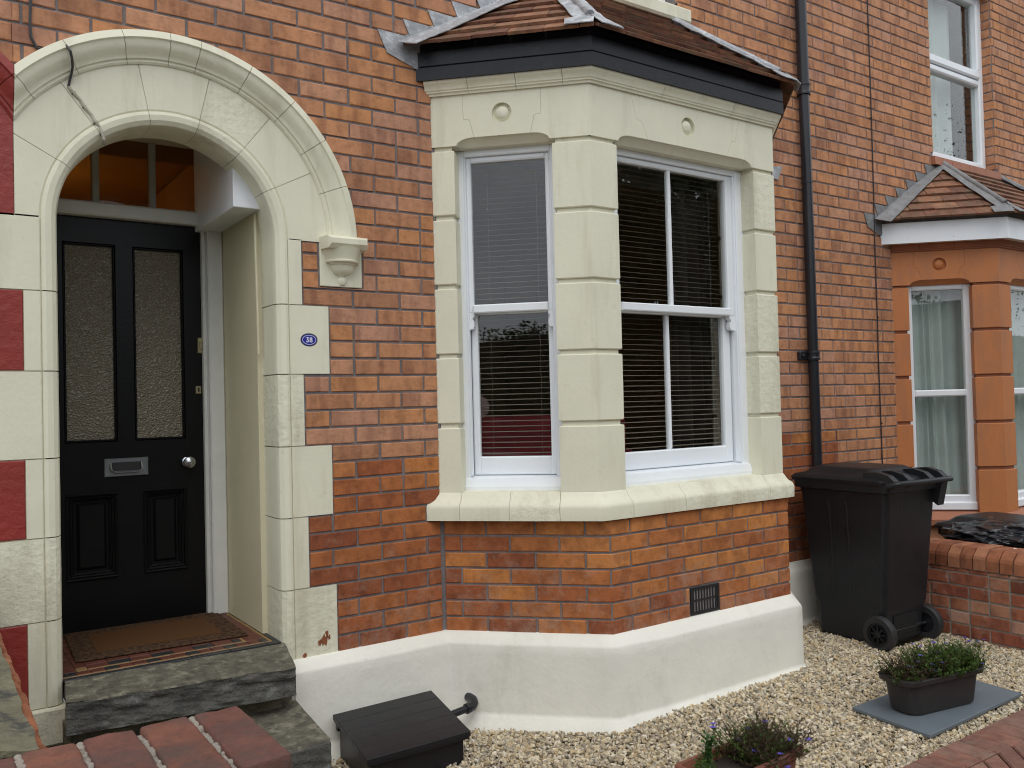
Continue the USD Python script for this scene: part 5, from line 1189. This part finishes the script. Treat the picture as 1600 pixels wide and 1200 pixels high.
# ================================================================ across the street: what the window panes mirror
def crown(c, rad, n_, sz, r_):
    m = MB(); q = r_.normal(size=(n_, 3)); q /= np.linalg.norm(q, axis=1)[:, None]; rr = r_.random(n_)**.45
    f_ = .62+.75*meshkit.fbm(q*2.4+c, 3, 5); P = np.asarray(c)+q*rr[:, None]*f_[:, None]*np.asarray(rad)
    a = r_.normal(size=(n_, 3)); a /= np.linalg.norm(a, axis=1)[:, None]; b = np.cross(a, r_.normal(size=(n_, 3))); b /= np.linalg.norm(b, axis=1)[:, None]
    s = sz*(.6+.8*r_.random((n_, 1))); v = np.stack([P-a*s, P+b*s*.5, P+a*s, P-b*s*.5], 1).reshape(-1, 3); i = np.arange(n_)[:, None]*4
    return v, np.vstack([i+[0, 1, 2], i+[0, 2, 3]])
def tree(label, base, h, rad, n_, seed, sz=.13):
    r_ = np.random.default_rng(seed); t = thing('tree', label, 'tree', base); b = np.array(base); top = b+[0, 0, h]
    put('trunk', tube([b, b+[.05, .02, h*.25], b+[-.05, .08, h*.5], b+[.1, 0, h*.75]], [.22, .17, .12, .05], 10), 'bark', t, smooth=60)
    for k in range(7):
        az = k*.9; st = b+[0, 0, h*(.3+.06*k)]; put('limb', tube([st, st+np.array([math.cos(az)*rad[0]*.4, math.sin(az)*rad[1]*.4, h*.10]), st+np.array([math.cos(az)*rad[0]*.8, math.sin(az)*rad[1]*.8, h*.2])], [.07, .045, .015], 6), 'bark', t)
    put('crown', crown(b+[0, 0, h*.58], rad, n_, sz, r_), 'leaf_tree', t, kind='stuff')
tree('broad dark tree across the street, seen only mirrored in the front panes', (10.2, -10.8, -1.6), 6.6, (5.0, 3.4, 3.2), 22000, 3)
tree('second dark tree across the street, further right', (24., -13.5, -1.6), 4.6, (3.6, 2.6, 2.0), 9000, 4)
tree('thin tree across the street to the left', (-9.5, -11., -1.6), 4.2, (1.8, 1.6, 1.6), 5000, 5)
tree('tall thin-leaved tree far along the street, mirrored as twigs in the upstairs window', (27., -12., -1.6), 11.5, (4.2, 3.2, 4.2), 2600, 8, .06)
hd = thing('hedge', 'tall dark hedge along the far side of the street', 'hedge', (-9., -13.6, -1.6))
r_ = np.random.default_rng(21)
put('hedge_core', wbox(-34, 34, -14.2, -13.2, -1.62, 1.9, 0), 'hedge_core', hd)
n_ = 60000; P = np.column_stack([r_.uniform(-34, 34, n_), r_.uniform(-14.4, -13.0, n_), r_.uniform(-1.6, 2.0, n_)]); P[:, 2] += (.35*np.sin(P[:, 0]*.9)+.2*np.sin(P[:, 0]*2.7))*(P[:, 2] > 1.)
a = r_.normal(size=(n_, 3)); a /= np.linalg.norm(a, axis=1)[:, None]; b_ = np.cross(a, r_.normal(size=(n_, 3))); b_ /= np.linalg.norm(b_, axis=1)[:, None]
v = np.stack([P-a*.08, P+b_*.04, P+a*.08, P-b_*.04], 1).reshape(-1, 3); i = np.arange(n_)[:, None]*4; put('hedge_leaves', (v, np.vstack([i+[0, 1, 2], i+[0, 2, 3]])), 'leaf_tree', hd, kind='stuff')
stage.SetDefaultPrim(stage.GetPrimAtPath('/World'))
